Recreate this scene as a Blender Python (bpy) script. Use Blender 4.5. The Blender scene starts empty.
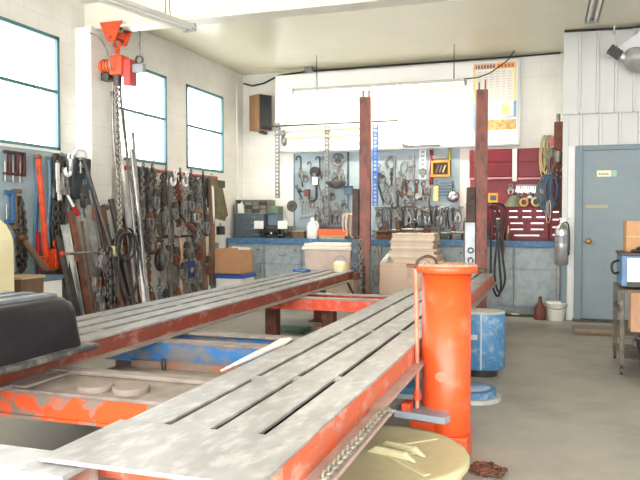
import bpy, math, random
from math import pi, sin, cos, radians as R
from mathutils import Vector as V, Matrix as M

rnd = random.Random(7)
sc = bpy.context.scene
COL = sc.collection
# ------------------------------------------------------------------ camera
FPX, EYE = 706.0, 1.25
YAW = math.atan2(235.0, FPX)
PITCH = -math.atan2(22.0, FPX)
fw = V((-sin(YAW)*cos(PITCH), cos(YAW)*cos(PITCH), sin(PITCH)))
rt = V((cos(YAW), sin(YAW), 0.0))
up = rt.cross(fw)
EYEP = V((0, 0, EYE))
cd = bpy.data.cameras.new('camera'); cam = bpy.data.objects.new('camera', cd); COL.objects.link(cam)
cd.sensor_width = 36.0; cd.lens = 36.0*FPX/640.0; cd.clip_start = 0.05; cd.clip_end = 200
cam.location = EYEP; cam.rotation_euler = (pi/2+PITCH, 0, YAW)
sc.camera = cam

def ray(px, py): return fw + rt*((px-320)/FPX) - up*((py-240)/FPX)
def onY(px, py, y): d = ray(px, py); return EYEP + d*(y/d.y)
def onX(px, py, x): d = ray(px, py); return EYEP + d*(x/d.x)
def onZ(px, py, z): d = ray(px, py); return EYEP + d*((z-EYE)/d.z)

# ------------------------------------------------------------------ materials
def lin(h):
    h = h.lstrip('#'); c = [int(h[i:i+2], 16)/255 for i in (0, 2, 4)]
    return tuple(v/12.92 if v <= 0.04045 else ((v+0.055)/1.055)**2.4 for v in c) + (1.0,)

MATS = {}
def mat(name, c1, c2=None, scale=6.0, thr=0.5, soft=0.12, rough=0.5, metal=0.0, bump=0.0, stretch=(1, 1, 1), c3=None, thr3=0.62, spec=0.5):
    if name in MATS: return MATS[name]
    m = bpy.data.materials.new(name); m.use_nodes = True
    nt = m.node_tree; b = nt.nodes['Principled BSDF']
    b.inputs['Roughness'].default_value = rough; b.inputs['Metallic'].default_value = metal
    b.inputs['Specular IOR Level'].default_value = spec
    b.inputs['Base Color'].default_value = lin(c1)
    if c2 is None: c2 = c1; soft = 0.5
    tc = nt.nodes.new('ShaderNodeTexCoord'); mp = nt.nodes.new('ShaderNodeMapping'); mp.inputs['Scale'].default_value = stretch
    nt.links.new(tc.outputs['Object'], mp.inputs['Vector'])
    def noise(s, off):
        n = nt.nodes.new('ShaderNodeTexNoise'); n.inputs['Scale'].default_value = s; n.inputs['Detail'].default_value = 6
        n.inputs['Roughness'].default_value = 0.62
        nt.links.new(mp.outputs['Vector'], n.inputs['Vector']); return n
    def ramp(n, t):
        r = nt.nodes.new('ShaderNodeValToRGB'); r.color_ramp.elements[0].position = max(0, t-soft); r.color_ramp.elements[1].position = min(1, t+soft)
        nt.links.new(n.outputs['Fac'], r.inputs['Fac']); return r
    n1 = noise(scale, 0); r1 = ramp(n1, thr)
    mx = nt.nodes.new('ShaderNodeMix'); mx.data_type = 'RGBA'
    mx.inputs['A'].default_value = lin(c1); mx.inputs['B'].default_value = lin(c2)
    nt.links.new(r1.outputs['Color'], mx.inputs['Factor'])
    out = mx.outputs['Result']
    if c3:
        n3 = noise(scale*2.7, 1); r3 = ramp(n3, thr3)
        m3 = nt.nodes.new('ShaderNodeMix'); m3.data_type = 'RGBA'; m3.inputs['B'].default_value = lin(c3)
        nt.links.new(out, m3.inputs['A']); nt.links.new(r3.outputs['Color'], m3.inputs['Factor']); out = m3.outputs['Result']
    nt.links.new(out, b.inputs['Base Color'])
    if bump:
        bp = nt.nodes.new('ShaderNodeBump'); bp.inputs['Strength'].default_value = bump; bp.inputs['Distance'].default_value = 0.01
        nb = noise(scale*5, 2); nt.links.new(nb.outputs['Fac'], bp.inputs['Height']); nt.links.new(bp.outputs['Normal'], b.inputs['Normal'])
    MATS[name] = m; return m

def emit(name, col, s):
    m = bpy.data.materials.new(name); m.use_nodes = True
    b = m.node_tree.nodes['Principled BSDF']; b.inputs['Base Color'].default_value = lin(col)
    b.inputs['Emission Color'].default_value = lin(col); b.inputs['Emission Strength'].default_value = s
    MATS[name] = m; return m

def block_wall(name, base, joint, axis):
    m = bpy.data.materials.new(name); m.use_nodes = True; nt = m.node_tree; b = nt.nodes['Principled BSDF']
    b.inputs['Roughness'].default_value = 0.62
    tc = nt.nodes.new('ShaderNodeTexCoord'); sx = nt.nodes.new('ShaderNodeSeparateXYZ'); cb = nt.nodes.new('ShaderNodeCombineXYZ')
    nt.links.new(tc.outputs['Object'], sx.inputs[0])
    nt.links.new(sx.outputs[axis], cb.inputs['X']); nt.links.new(sx.outputs['Z'], cb.inputs['Y'])
    br = nt.nodes.new('ShaderNodeTexBrick'); br.inputs['Scale'].default_value = 1.0
    br.inputs['Brick Width'].default_value = 0.4; br.inputs['Row Height'].default_value = 0.2; br.inputs['Mortar Size'].default_value = 0.006
    br.inputs['Mortar Smooth'].default_value = 0.6
    br.inputs['Color1'].default_value = lin(base); br.inputs['Color2'].default_value = lin(base); br.inputs['Mortar'].default_value = lin(joint)
    nt.links.new(cb.outputs[0], br.inputs['Vector'])
    nz = nt.nodes.new('ShaderNodeTexNoise'); nz.inputs['Scale'].default_value = 1.7; nz.inputs['Detail'].default_value = 5
    nt.links.new(tc.outputs['Object'], nz.inputs['Vector'])
    rp = nt.nodes.new('ShaderNodeValToRGB'); rp.color_ramp.elements[0].color = (0.86, 0.85, 0.82, 1); rp.color_ramp.elements[1].color = (1, 1, 1, 1)
    rp.color_ramp.elements[0].position = 0.3; rp.color_ramp.elements[1].position = 0.6
    nt.links.new(nz.outputs['Fac'], rp.inputs['Fac'])
    mx = nt.nodes.new('ShaderNodeMix'); mx.data_type = 'RGBA'; mx.blend_type = 'MULTIPLY'; mx.inputs['Factor'].default_value = 1.0
    nt.links.new(br.outputs['Color'], mx.inputs['A']); nt.links.new(rp.outputs['Color'], mx.inputs['B'])
    nt.links.new(mx.outputs['Result'], b.inputs['Base Color'])
    bp = nt.nodes.new('ShaderNodeBump'); bp.inputs['Strength'].default_value = 0.12; bp.inputs['Distance'].default_value = 0.01
    iv = nt.nodes.new('ShaderNodeMath'); iv.operation = 'SUBTRACT'; iv.inputs[0].default_value = 1.0
    nt.links.new(br.outputs['Fac'], iv.inputs[1]); nt.links.new(iv.outputs[0], bp.inputs['Height']); nt.links.new(bp.outputs['Normal'], b.inputs['Normal'])
    MATS[name] = m; return m

def glass(name):
    m = bpy.data.materials.new(name); m.use_nodes = True; nt = m.node_tree
    nt.nodes.remove(nt.nodes['Principled BSDF']); out = nt.nodes['Material Output']
    t = nt.nodes.new('ShaderNodeBsdfTransparent'); g = nt.nodes.new('ShaderNodeBsdfGlossy'); g.inputs['Roughness'].default_value = 0.05
    t.inputs['Color'].default_value = (0.96, 0.98, 0.98, 1)
    mx = nt.nodes.new('ShaderNodeMixShader'); mx.inputs[0].default_value = 0.06
    nt.links.new(t.outputs[0], mx.inputs[1]); nt.links.new(g.outputs[0], mx.inputs[2]); nt.links.new(mx.outputs[0], out.inputs['Surface'])
    MATS[name] = m; return m

# paints and metals
deck_top = mat('tread_steel', '#979696', '#7f7d7c', 3.0, 0.54, 0.14, 0.34, 0.0, 0.12, (2.4, 1.0, 1), '#bab9b9', 0.62, spec=.4)
deck_red = mat('runway_red', '#86392a', '#744a3d', 5.0, 0.6, 0.15, 0.5, 0.0, 0.1, (1, .5, 1), '#c4a79c', 0.68)
deck_orange = mat('runway_orange', '#d25a35', '#b5735d', 5.0, 0.56, 0.15, 0.5, 0.0, 0.1, (1, .5, 1), '#d8beb4', 0.66)
flange_m = mat('dusty_flange', '#b39a92', '#96837d', 6.0, 0.5, 0.2, 0.6, 0.0, 0.1)
flange_grey = mat('grey_flange', '#a39c95', '#8a827b', 6.0, 0.5, 0.2, 0.55, 0.2)
dust_steel = mat('dusty_steel', '#8f847c', '#74685f', 4.0, 0.5, 0.2, 0.65, 0.05, 0.15, (1, 1, 1), '#a0958e', 0.58)
beam_orange = mat('chipped_orange', '#e4551f', '#85776d', 4.5, 0.5, 0.03, 0.5, 0, 0.1)
beam_red = mat('beam_red_orange', '#e4532e', '#cf4a2a', 5, 0.5, 0.2, 0.5, c3='#d8958a', thr3=0.66)
beam_blue = mat('chipped_blue', '#3577b5', '#7e7b7a', 6.0, 0.52, 0.06, 0.55, 0, 0.1, (1, 1, 1.5))
orange = mat('tower_orange', '#dc5424', '#cf4c1f', 3, 0.5, 0.2, 0.33, 0, 0.03, c3='#c98a70', thr3=0.74)
orange_d = mat('hoist_orange', '#d8481b', '#8f361b', 9, 0.58, 0.1, 0.5)
blue_paint = mat('drum_blue', '#457aa4', '#3c6c94', 7, 0.5, 0.15, 0.45, 0, 0.05, c3='#a9b2b5', thr3=0.66)
blue_strip = mat('strip_blue', '#2259b4', '#2c62b4', 5, rough=0.4)
post_red = mat('post_red', '#97503f', '#733f31', 6, 0.52, 0.16, 0.5, 0, 0.1, (1, 1, .4), '#43302a', 0.6)
rust = mat('rust', '#7c4a36', '#4f3328', 14, 0.5, 0.15, 0.75, 0.1)
rust_red = mat('rust_red', '#7d4533', '#55332a', 14, 0.5, 0.15, 0.65)
iron = mat('dark_iron', '#57534f', '#3d3936', 12, 0.5, 0.2, 0.5, 0.5)
black = mat('black_rubber', '#1e1e20', '#2a2a2b', 6, rough=0.5)
blackmetal = mat('black_metal', '#2b2a2a', '#3e3a36', 10, rough=0.45, metal=0.3)
steel = mat('steel', '#9c9b99', '#77746f', 10, 0.5, 0.2, 0.35, 0.7)
chain_m = mat('chain_steel', '#5f5b54', '#413d38', 20, 0.5, 0.2, 0.45, 0.55)
chain_pale = mat('pale_chain', '#a7a197', '#7d766b', 20, 0.5, 0.2, 0.45, 0.45)
chrome = mat('chrome', '#dadcde', '#c3c6ca', 5, rough=0.16, metal=0.9)
polish = mat('bright_steel', '#c9cacb', '#a8a8a8', 5, rough=0.28, metal=0.75)
olive = mat('olive_canvas', '#6f6a51', '#524d3c', 9, rough=0.85)
greystrap = mat('grey_strap', '#6d6f6a', '#5a5a55', 9, rough=0.8)
brown = mat('brown_wood', '#7a6049', '#5e4836', 6, 0.5, 0.2, 0.7, stretch=(4, 4, .6))
wood = mat('pale_wood', '#c9b294', '#b59a78', 5, 0.5, 0.2, 0.7, stretch=(4, 1, 4))
cardboard = mat('cardboard', '#b98f68', '#ab8059', 5, 0.5, 0.25, 0.8)
cardpale = mat('pale_cardboard', '#d2bba5', '#c7ad95', 5, 0.5, 0.25, 0.8)
cream = mat('cream_enamel', '#dcd3ae', '#d5cba4', 3, rough=0.4)
lid_m = mat('lid_cream', '#c3bd9a', '#bab48e', 4, 0.5, 0.2, 0.5, c3='#aaa381', thr3=0.68)
white = mat('white_paint', '#e9e9e6', '#dfdedb', 3, rough=0.45)
panel_white = mat('gloss_white_panel', '#f0f0ee', '#ebebe9', 2, rough=0.3)
plastic_w = mat('white_plastic', '#e6e6df', '#dcdcd4', 5, rough=0.4)
teal = mat('teal_frame', '#4f7c83', '#446f76', 5, rough=0.5)
grey_door = mat('door_grey_blue', '#7f8f96', '#76868d', 3, 0.5, 0.2, 0.5, c3='#8c8d87', thr3=0.7)
grey_frame = mat('frame_grey_blue', '#73848c', '#687981', 4, 0.5, 0.2, 0.5)
cab_grey = mat('cabinet_grey_blue', '#93a1a6', '#84939a', 4, 0.5, 0.2, 0.5, c3='#b7bdbc', thr3=0.6)
counter_blue = mat('counter_blue', '#31618a', '#4a7191', 6, 0.55, 0.15, 0.5, c3='#8ba0ac', thr3=0.68)
peg = mat('pegboard_blue', '#a3b3bb', '#98a8b1', 4, rough=0.65)
pegleft = mat('toolboard_grey', '#9fb0b8', '#8fa0a8', 3, rough=0.65)
red_cab = mat('toolbox_red', '#7b1320', '#70111c', 4, rough=0.4, spec=.3)
red_bright = mat('handle_red', '#c12a2a', '#a92424', 6, rough=0.45)
bluegrey = mat('blue_grey_metal', '#62798a', '#546a7a', 5, rough=0.5)
drawer_dark = mat('dark_drawer', '#4f5d66', '#454f57', 5, rough=0.45)
tub_m = mat('tub_black', '#16171c', '#1c1d22', 4, 0.55, 0.2, 0.42, c3='#2c2d33', thr3=0.72, spec=.3)
tub_lip = mat('tub_scuffed_lip', '#3a3a3c', '#8a8780', 7, 0.5, 0.08, 0.5)
yellow = mat('yellow_plastic', '#e0a526', '#d09a20', 6, rough=0.45)
orange_tray = mat('orange_tray', '#f0602a', '#e25a28', 6, rough=0.45)
green = mat('green_paint', '#3f6b52', '#36604a', 6, rough=0.5)
bluecloth = mat('blue_plastic', '#2c56b4', '#254a9c', 6, rough=0.5)
rag = mat('string_mop', '#dcc9b8', '#cbb5a3', 20, 0.5, 0.2, 0.9)
corr = mat('corrugated_white', '#cacbc7', '#c2c3bf', 2, 0.5, 0.25, 0.42)
ceil_m = mat('ceiling_paint', '#e0dcc6', '#d6d2b8', 1.2, 0.5, 0.25, 0.24, stretch=(1, 1, 1))
floor_m = mat('concrete', '#9a9892', '#86837d', 1.3, 0.5, 0.2, 0.55, 0, 0.12, c3='#a39d92', thr3=0.58)
grey_plastic = mat('grey_plastic', '#8d9296', '#80858a', 5, rough=0.5)
plate_bluegrey = mat('plate_blue_grey', '#9aa6b0', '#8994a0', 7, 0.5, 0.2, 0.45, 0.2)
weld_blue = mat('welder_blue', '#55799b', '#4b6d8d', 5, rough=0.45)
gun = mat('gunmetal', '#8a8987', '#625f5c', 12, 0.5, 0.2, 0.42, 0.5)
yrod = mat('yellow_rod', '#d3c98f', '#c8bd80', 5, rough=0.5)
pink_brick = mat('pink_brick', '#b08a7c', '#9c7568', 8, rough=0.85)
wall_l_m = block_wall('painted_block_left', '#e4e3de', '#d9d8d1', 'Y')
wall_b_m = block_wall('painted_block_back', '#eeede6', '#e6e5dd', 'X')
glass_m = glass('window_glass')
tube_on = emit('lit_tube', '#fff6e2', 42.0)
paper = mat('poster_paper', '#eeeadb', '#e2e2de', 9, rough=0.6)
p_orange = mat('poster_orange', '#efb978', '#efc48c', 9, rough=0.6)
p_blue = mat('poster_blue', '#6aa0d4', '#7aacd9', 9, rough=0.6)
p_navy = mat('poster_navy', '#5a7294', rough=0.6)
p_yellow = mat('poster_yellow', '#f1e196', rough=0.6)
p_pale = mat('poster_pale_blue', '#b9c4dc', '#d6c9dc', 20, rough=0.6)

# ------------------------------------------------------------------ mesh builder
class MB:
    def __init__(s): s.v = []; s.f = []; s.sm = []
    def add(s, vs, fs, smooth=False, mtx=None):
        o = len(s.v)
        s.v += [tuple(mtx @ V(p)) if mtx else tuple(p) for p in vs]
        s.f += [tuple(i+o for i in f) for f in fs]; s.sm += [smooth]*len(fs); return s
    def box(s, x0, x1, y0, y1, z0, z1, mtx=None):
        vs = [(x0, y0, z0), (x1, y0, z0), (x1, y1, z0), (x0, y1, z0), (x0, y0, z1), (x1, y0, z1), (x1, y1, z1), (x0, y1, z1)]
        return s.add(vs, [(0, 3, 2, 1), (4, 5, 6, 7), (0, 1, 5, 4), (1, 2, 6, 5), (2, 3, 7, 6), (3, 0, 4, 7)], False, mtx)
    def tube(s, pts, r, n=8, closed=False, caps=True, flat=1.0, mtx=None):
        P = [V(p) for p in pts]; N = len(P); rs = r if isinstance(r, (list, tuple)) else [r]*N
        vs = []; fs = []; prev = None
        for i in range(N):
            if closed: t = P[(i+1) % N]-P[i-1]
            else: t = P[min(i+1, N-1)]-P[max(i-1, 0)]
            t.normalize()
            if prev is None:
                a = V((0, 0, 1)) if abs(t.z) < 0.9 else V((1, 0, 0)); u = t.cross(a).normalized()
            else:
                u = prev-t*prev.dot(t)
                u = u.normalized() if u.length > 1e-6 else t.orthogonal().normalized()
            prev = u; w = t.cross(u)
            for k in range(n):
                a = 2*pi*k/n; vs.append(P[i]+u*(cos(a)*rs[i])+w*(sin(a)*rs[i]*flat))
        for i in range(N if closed else N-1):
            j = (i+1) % N
            for k in range(n):
                k2 = (k+1) % n; fs.append((i*n+k, i*n+k2, j*n+k2, j*n+k))
        s.add(vs, fs, n > 4, mtx)
        if not closed and caps:
            s.add(vs[:n], [tuple(reversed(range(n)))], False, mtx); s.add(vs[-n:], [tuple(range(n))], False, mtx)
        return s
    def cyl(s, a, b, r, r2=None, n=14, mtx=None): return s.tube([a, b], [r, r if r2 is None else r2], n, mtx=mtx)
    def lathe(s, prof, n=24, c=(0, 0, 0), mtx=None, sy=1.0):
        vs = []; fs = []; k = len(prof)
        for r, z in prof:
            for i in range(n):
                a = 2*pi*i/n; vs.append((c[0]+r*cos(a), c[1]+r*sin(a)*sy, c[2]+z))
        for j in range(k-1):
            for i in range(n):
                i2 = (i+1) % n; fs.append((j*n+i, j*n+i2, (j+1)*n+i2, (j+1)*n+i))
        s.add(vs, fs, True, mtx)
        if prof[0][0] > 1e-4: s.add(vs[:n], [tuple(reversed(range(n)))], False, mtx)
        if prof[-1][0] > 1e-4: s.add(vs[-n:], [tuple(range(n))], False, mtx)
        return s
    def prism(s, poly, d0, d1, axis='y', mtx=None):       # polygon in (a, b) extruded along axis
        def p(a, b, d): return (a, d, b) if axis == 'y' else ((d, a, b) if axis == 'x' else (a, b, d))
        n = len(poly); vs = [p(a, b, d0) for a, b in poly]+[p(a, b, d1) for a, b in poly]
        fs = [tuple(range(n)), tuple(reversed(range(n, 2*n)))]+[(i, n+i, n+(i+1) % n, (i+1) % n) for i in range(n)]
        return s.add(vs, fs, False, mtx)
    def torus(s, c, R_, r, axis='y', n=16, m=6, mtx=None, sq=1.0):
        pts = []
        for i in range(n):
            a = 2*pi*i/n; x, y = R_*cos(a), R_*sin(a)*sq
            pts.append((c[0]+x, c[1], c[2]+y) if axis == 'y' else ((c[0], c[1]+x, c[2]+y) if axis == 'x' else (c[0]+x, c[1]+y, c[2])))
        return s.tube(pts, r, m, closed=True, mtx=mtx)
    def ball(s, c, r, n=12, sz=1.0, mtx=None):
        return s.lathe([(max(1e-5, r*sin(pi*i/8)), -r*sz*cos(pi*i/8)) for i in range(9)], n, c, mtx)
    def build(s, name, m, parent=None, bevel=0.0, seg=2):
        me = bpy.data.meshes.new(name); me.from_pydata(s.v, [], s.f); me.polygons.foreach_set('use_smooth', s.sm)
        import bmesh
        bm = bmesh.new(); bm.from_mesh(me); bmesh.ops.recalc_face_normals(bm, faces=bm.faces); bm.to_mesh(me); bm.free()
        me.update(); me.materials.append(m)
        o = bpy.data.objects.new(name, me); COL.objects.link(o)
        if parent: o.parent = parent
        if bevel:
            b = o.modifiers.new('bevel', 'BEVEL'); b.width = bevel; b.segments = seg; b.limit_method = 'ANGLE'; b.angle_limit = R(40)
        return o

def tag(o, label, cat, group=None, kind=None):
    o['label'] = label; o['category'] = cat
    if group: o['group'] = group
    if kind: o['kind'] = kind
    return o
def thing(name, label, cat, loc=(0, 0, 0), rz=0.0, group=None):
    o = bpy.data.objects.new(name, None); COL.objects.link(o); o.empty_display_size = 0.1
    o.location = loc; o.rotation_euler = (0, 0, rz); return tag(o, label, cat, group)
def struct(o): o['kind'] = 'structure'; return o
def dup(root, loc, label, rz=None, scale=None, group=None):
    r = root.copy(); COL.objects.link(r); r.location = loc; r['label'] = label
    if group: r['group'] = group
    if rz is not None: r.rotation_euler = rz if isinstance(rz, tuple) else (0, 0, rz)
    if scale: r.scale = scale if isinstance(scale, tuple) else (scale,)*3
    for ch in list(root.children):
        c = ch.copy(); COL.objects.link(c); c.parent = r
        for g in list(ch.children):
            d = g.copy(); COL.objects.link(d); d.parent = c
    return r
def arc(cx, cz, r, a0, a1, n=10, y=0.0): return [(cx+r*cos(R(a0+(a1-a0)*i/n)), y, cz+r*sin(R(a0+(a1-a0)*i/n))) for i in range(n+1)]
ORD = ['first', 'second', 'third', 'fourth', 'fifth', 'sixth', 'seventh', 'eighth', 'ninth', 'tenth', 'eleventh', 'twelfth', 'thirteenth', 'fourteenth']
# ================================================================== SETTING
XL, YB, ZC = -4.69, 10.25, 3.5
YD = 9.12                                # plane of the door wall
XR = 0.09                                # its left edge
struct(MB().box(XL-.3, 4.3, -3.0, YB+.2, -.1, 0).build('floor', floor_m))
struct(MB().box(XL-.3, 4.3, -1.5, YB+.2, ZC, ZC+.1).build('ceiling', ceil_m))
# left wall with three window holes
WINS = [(4.78, 5.88), (6.82, 7.92), (8.43, 9.53)]; WZ0, WZ1 = 1.915, 3.04
w = MB(); T = .2
w.box(XL-T, XL, -1.5, YB, 0, WZ0); w.box(XL-T, XL, -1.5, YB, WZ1, ZC)
ys = [-1.5]+[y for p in WINS for y in p]+[YB]
for a, b in zip(ys[0::2], ys[1::2]): w.box(XL-T, XL, a, b, WZ0, WZ1)
struct(w.build('wall_left', wall_l_m))
struct(MB().box(XL, XL+.2, 6.12, 6.47, 0, 3.2).build('trim_1', wall_l_m, bevel=.01))   # pilaster
for i, (a, b) in enumerate(WINS):
    f = MB(); t = .035
    f.box(XL-.022, XL+.01, a, b, WZ0, WZ0+t).box(XL-.022, XL+.01, a, b, WZ1-t, WZ1)
    f.box(XL-.022, XL+.01, a, a+t, WZ0, WZ1).box(XL-.022, XL+.01, b-t, b, WZ0, WZ1)
    zm = WZ0+(WZ1-WZ0)*.515
    f.box(XL-.018, XL+.005, a+t, b-t, zm-.016, zm+.016)
    o = struct(f.build('window_%d' % (i+1), teal))
    p = MB().box(XL-.012, XL-.008, a+t, b-t, WZ0+t, WZ1-t).build('window_pane', glass_m, o)
struct(MB().box(XL-.2, XR, YB, YB+.2, 0, ZC).build('wall_back', wall_b_m))
# steel-clad room with the door
ds0, ds1, dh = .31, 1.0, 2.06
w = MB()
w.box(XR, ds0, YD+.02, YD+.12, 0, ZC); w.box(ds1, 4.3, YD+.02, YD+.12, 0, ZC); w.box(ds0, ds1, YD+.02, YD+.12, dh, ZC)
w.box(XR, XR+.02, YD+.12, YB+.2, 0, ZC)
struct(w.build('wall_right', white))
def cladding(name, x0, x1, y, z0, z1, pitch, m):
    prof = []; x = x0
    while x < x1:
        for dx, d in ((0, 0), (pitch*.84, 0), (pitch*.87, .034), (pitch*.97, .034)):
            if x+dx < x1: prof.append((x+dx, d))
        x += pitch
    prof.append((x1, 0)); vs = []; fs = []
    for px, d in prof: vs += [(px, y-d, z0), (px, y-d, z1)]
    for i in range(len(prof)-1): fs.append((2*i, 2*i+2, 2*i+3, 2*i+1))
    o = MB().add(vs, fs).build(name, m); sd = o.modifiers.new('thick', 'SOLIDIFY'); sd.thickness = .004; sd.offset = 0
    return struct(o)
cladding('trim_2', XR-.01, 4.2, YD-.045, 2.5, ZC-.005, .2, corr)
cladding('trim_3', XR, 4.2, YD+.012, dh+.06, 2.52, .215, corr)
struct(MB().box(XR-.012, XR+.05, YD-.03, YD+.02, 0, .95).build('trim_7', grey_frame, bevel=.004))
struct(MB().box(XR-.012, XR+.05, YD-.02, YD+.02, .95, 2.5).build('trim_4', corr, bevel=.004))
struct(MB().box(4.2, 4.3, -1.5, YD, 0, ZC).build('wall_side', white))
# door
dr = MB()
dr.box(ds0-.085, ds0, YD-.05, YD+.1, .0, dh+.06).box(ds1, ds1+.07, YD-.05, YD+.1, .0, dh+.06).box(ds0, ds1, YD-.05, YD+.1, dh, dh+.06)
dfr = struct(dr.build('door_1', grey_frame, bevel=.006))
MB().box(ds0-.004, ds1+.004, YD-.01, YD+.035, .03, dh+.004).build('door_leaf', grey_door, dfr, bevel=.004)
k = MB(); k.lathe([(.034, 0), (.034, .008), (.014, .012), (.014, .045), (.03, .055), (.034, .075), (.02, .09), (.001, .092)], 16, mtx=M.Translation((ds0+.075, YD-.01, .97)) @ M.Rotation(R(90), 4, 'X'))
k.build('door_knob', mat('brass', '#c7a24e', '#b08f42', 5, rough=.3, metal=.7), dfr)
h = MB(); h.cyl((ds1-.002, YD-.055, 1.72), (ds1-.002, YD-.055, 1.62), .012); h.build('door_hinge', steel, dfr)
# floor stripe of the frame
struct(MB().box(ds0-.1, ds1+.1, YD-.09, YD+.1, 0, .03).build('trim_5', iron, bevel=.004))
sg = thing('door_sign', 'small cream sign with dark lettering high on the grey door', 'sign')
a = onY(597, 170.5, YD-.013); b = onY(611, 176.5, YD-.013)
MB().box(a.x, b.x, YD-.018, YD-.0105, b.z, a.z).build('sign_plate', mat('sign_cream', '#ece8c4', rough=.5), sg)
mm = MB()
for i in range(7):
    x = a.x+.02+i*.016; hh = (.022, .016, .016, .019, .016, .016, .02)[i]
    mm.box(x, x+.011, YD-.0195, YD-.018, b.z+.022, b.z+.022+hh)
mm.build('lettering', mat('sign_ink', '#5a4a2c', rough=.6), sg)
MB().box(b.x+.004, b.x+.062, YD-.018, YD-.0105, b.z, a.z).build('end_square', mat('sign_green', '#9fbcae', rough=.5), sg)
st = MB(); a = onY(586, 205, YD-.012); b = onY(608, 208, YD-.012)
st.box(a.x, b.x, YD-.0125, YD-.0105, b.z, a.z)
tag(st.build('tape_strip', mat('ochre_tape', '#b8a878', '#a9a58a', 10, rough=.7)), 'faded ochre tape strip across the grey door at chest height', 'tape')

# ceiling beam carrying the hoist
bm = MB(); BY = 6.3
bm.box(XL, 4.2, BY-.11, BY+.11, 3.185, 3.2).box(XL, 4.2, BY-.008, BY+.008, 3.2, 3.485).box(XL, 4.2, BY-.11, BY+.11, 3.485, 3.4999)
struct(bm.build('trim_6', mat('beam_white', '#dedcd0', '#d5d2c3', 2, rough=.45)))

# --- conduits and cables on the walls
cb = MB(); p = [(-4.66, 10.2, 3.36), (-4.5, 10.19, 3.31), (-4.3, 10.18, 3.34), (-4.05, 10.17, 3.44), (-3.6, 10.17, 3.47), (-2.2, 10.17, 3.475), (-.6, 10.17, 3.475), (.05, 10.17, 3.485)]
tag(cb.tube(p, .014, 6).build('ceiling_cable', black), 'thick black cable running along the top of the back wall', 'cable')
cb = MB(); a = onY(466, 79, 9.35); 
pts = [onY(*q, yy) for q, yy in (((464, 79), 9.32), ((478, 77.5), 9.5), ((490, 73), 9.7), ((500, 66), 9.85), ((508, 60), 9.92), ((513, 53), 9.93))]
pts.append(V((pts[-1].x+.02, 9.93, ZC)))
tag(cb.tube(pts, .008, 6).build('lamp_cable', black), 'black lamp cord curving across the poster to the ceiling', 'cable')
cb = MB(); tag(cb.cyl((XL+.015, 9.98, .95), (XL+.015, 9.98, 3.3), .011).build('wall_conduit', white), 'thin white conduit down the corner of the left wall', 'conduit')
# pale wire over the steel cladding
pts = [onY(*q, 9.0) for q in ((614, 30), (615, 22), (619, 14), (626, 4))]; pts.append(V((pts[-1].x+.05, 9.0, ZC)))
pts.insert(0, V((pts[0].x, 9.05, pts[0].z-.03)))
tag(MB().tube(pts, .009, 6).build('white_wire', white), 'white cord looping from ceiling onto corrugated cladding', 'cable')
# dark cable along the top edge of the cladding
pts = [(XR-.005, YD-.08, ZC-.012), (.4, YD-.082, ZC-.02), (.8, YD-.08, ZC-.03), (1.2, YD-.08, ZC-.015)]
tag(MB().tube(pts, .014, 6).build('edge_cable', black), 'dark cable along the top edge of corrugated cladding', 'cable')

# ================================================================== LAMPS
def fluorescent(label, a, b, on=True, hang=None, cable=True):
    """a, b: ends of the fixture (top centre line)."""
    A, B = V(a), V(b); L = (B-A).length; d = (B-A)/L
    rz = math.atan2(d.y, d.x)
    t = thing('fluorescent_light', label, 'ceiling light', A, rz, 'hanging fluorescent lights')
    MB().prism([(-.075, -.055), (-.06, -.01), (-.03, 0), (.03, 0), (.06, -.01), (.075, -.055), (.07, -.055), (.045, -.025), (-.045, -.025), (-.07, -.055)], 0, L, 'x').build('reflector', mat('lamp_housing', '#c9c8c2', '#bdbbb3', 4, rough=.5), t)
    for s in (-1, 1):
        MB().cyl((.03, s*.035, -.05), (L-.03, s*.035, -.05), .016, n=10).build('tube', tube_on if on else plastic_w, t)
    for x in (.0, L):
        MB().box(x-.012, x+.012, -.07, .07, -.075, -.005).build('end_cap', grey_plastic, t)
    for x in (hang or (.3, L-.3)):
        h = MB(); top = ZC-A.z
        h.tube([(x, -.03, 0), (x, 0, top)], .004, 5).tube([(x, .03, 0), (x, 0, top)], .004, 5); h.build('hanger', iron, t)
    return t, A, B
t1 = fluorescent('white fluorescent light hung by wires near the orange hoist', (-3.63, 4.1, 3.06), (-3.25, 5.92, 3.06), False)
t2 = fluorescent('long fluorescent light hung in front of the white wall panel', onY(295, 89, 9.3), (-1.12, 9.3, 3.035), True, (.32, 2.2))
t3 = fluorescent('fluorescent light hung above the white corrugated cladding', (.36, 6.9, 3.38), (.345, 8.05, 3.38), False)
def lamp(name, loc, size, sy, power, rot=(0, 0, 0), col=(1, .97, .9)):
    l = bpy.data.lights.new(name, 'AREA'); l.shape = 'RECTANGLE'; l.size = size; l.size_y = sy; l.energy = power; l.color = col
    o = bpy.data.objects.new(name, l); COL.objects.link(o); o.location = loc; o.rotation_euler = rot; return o
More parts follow.
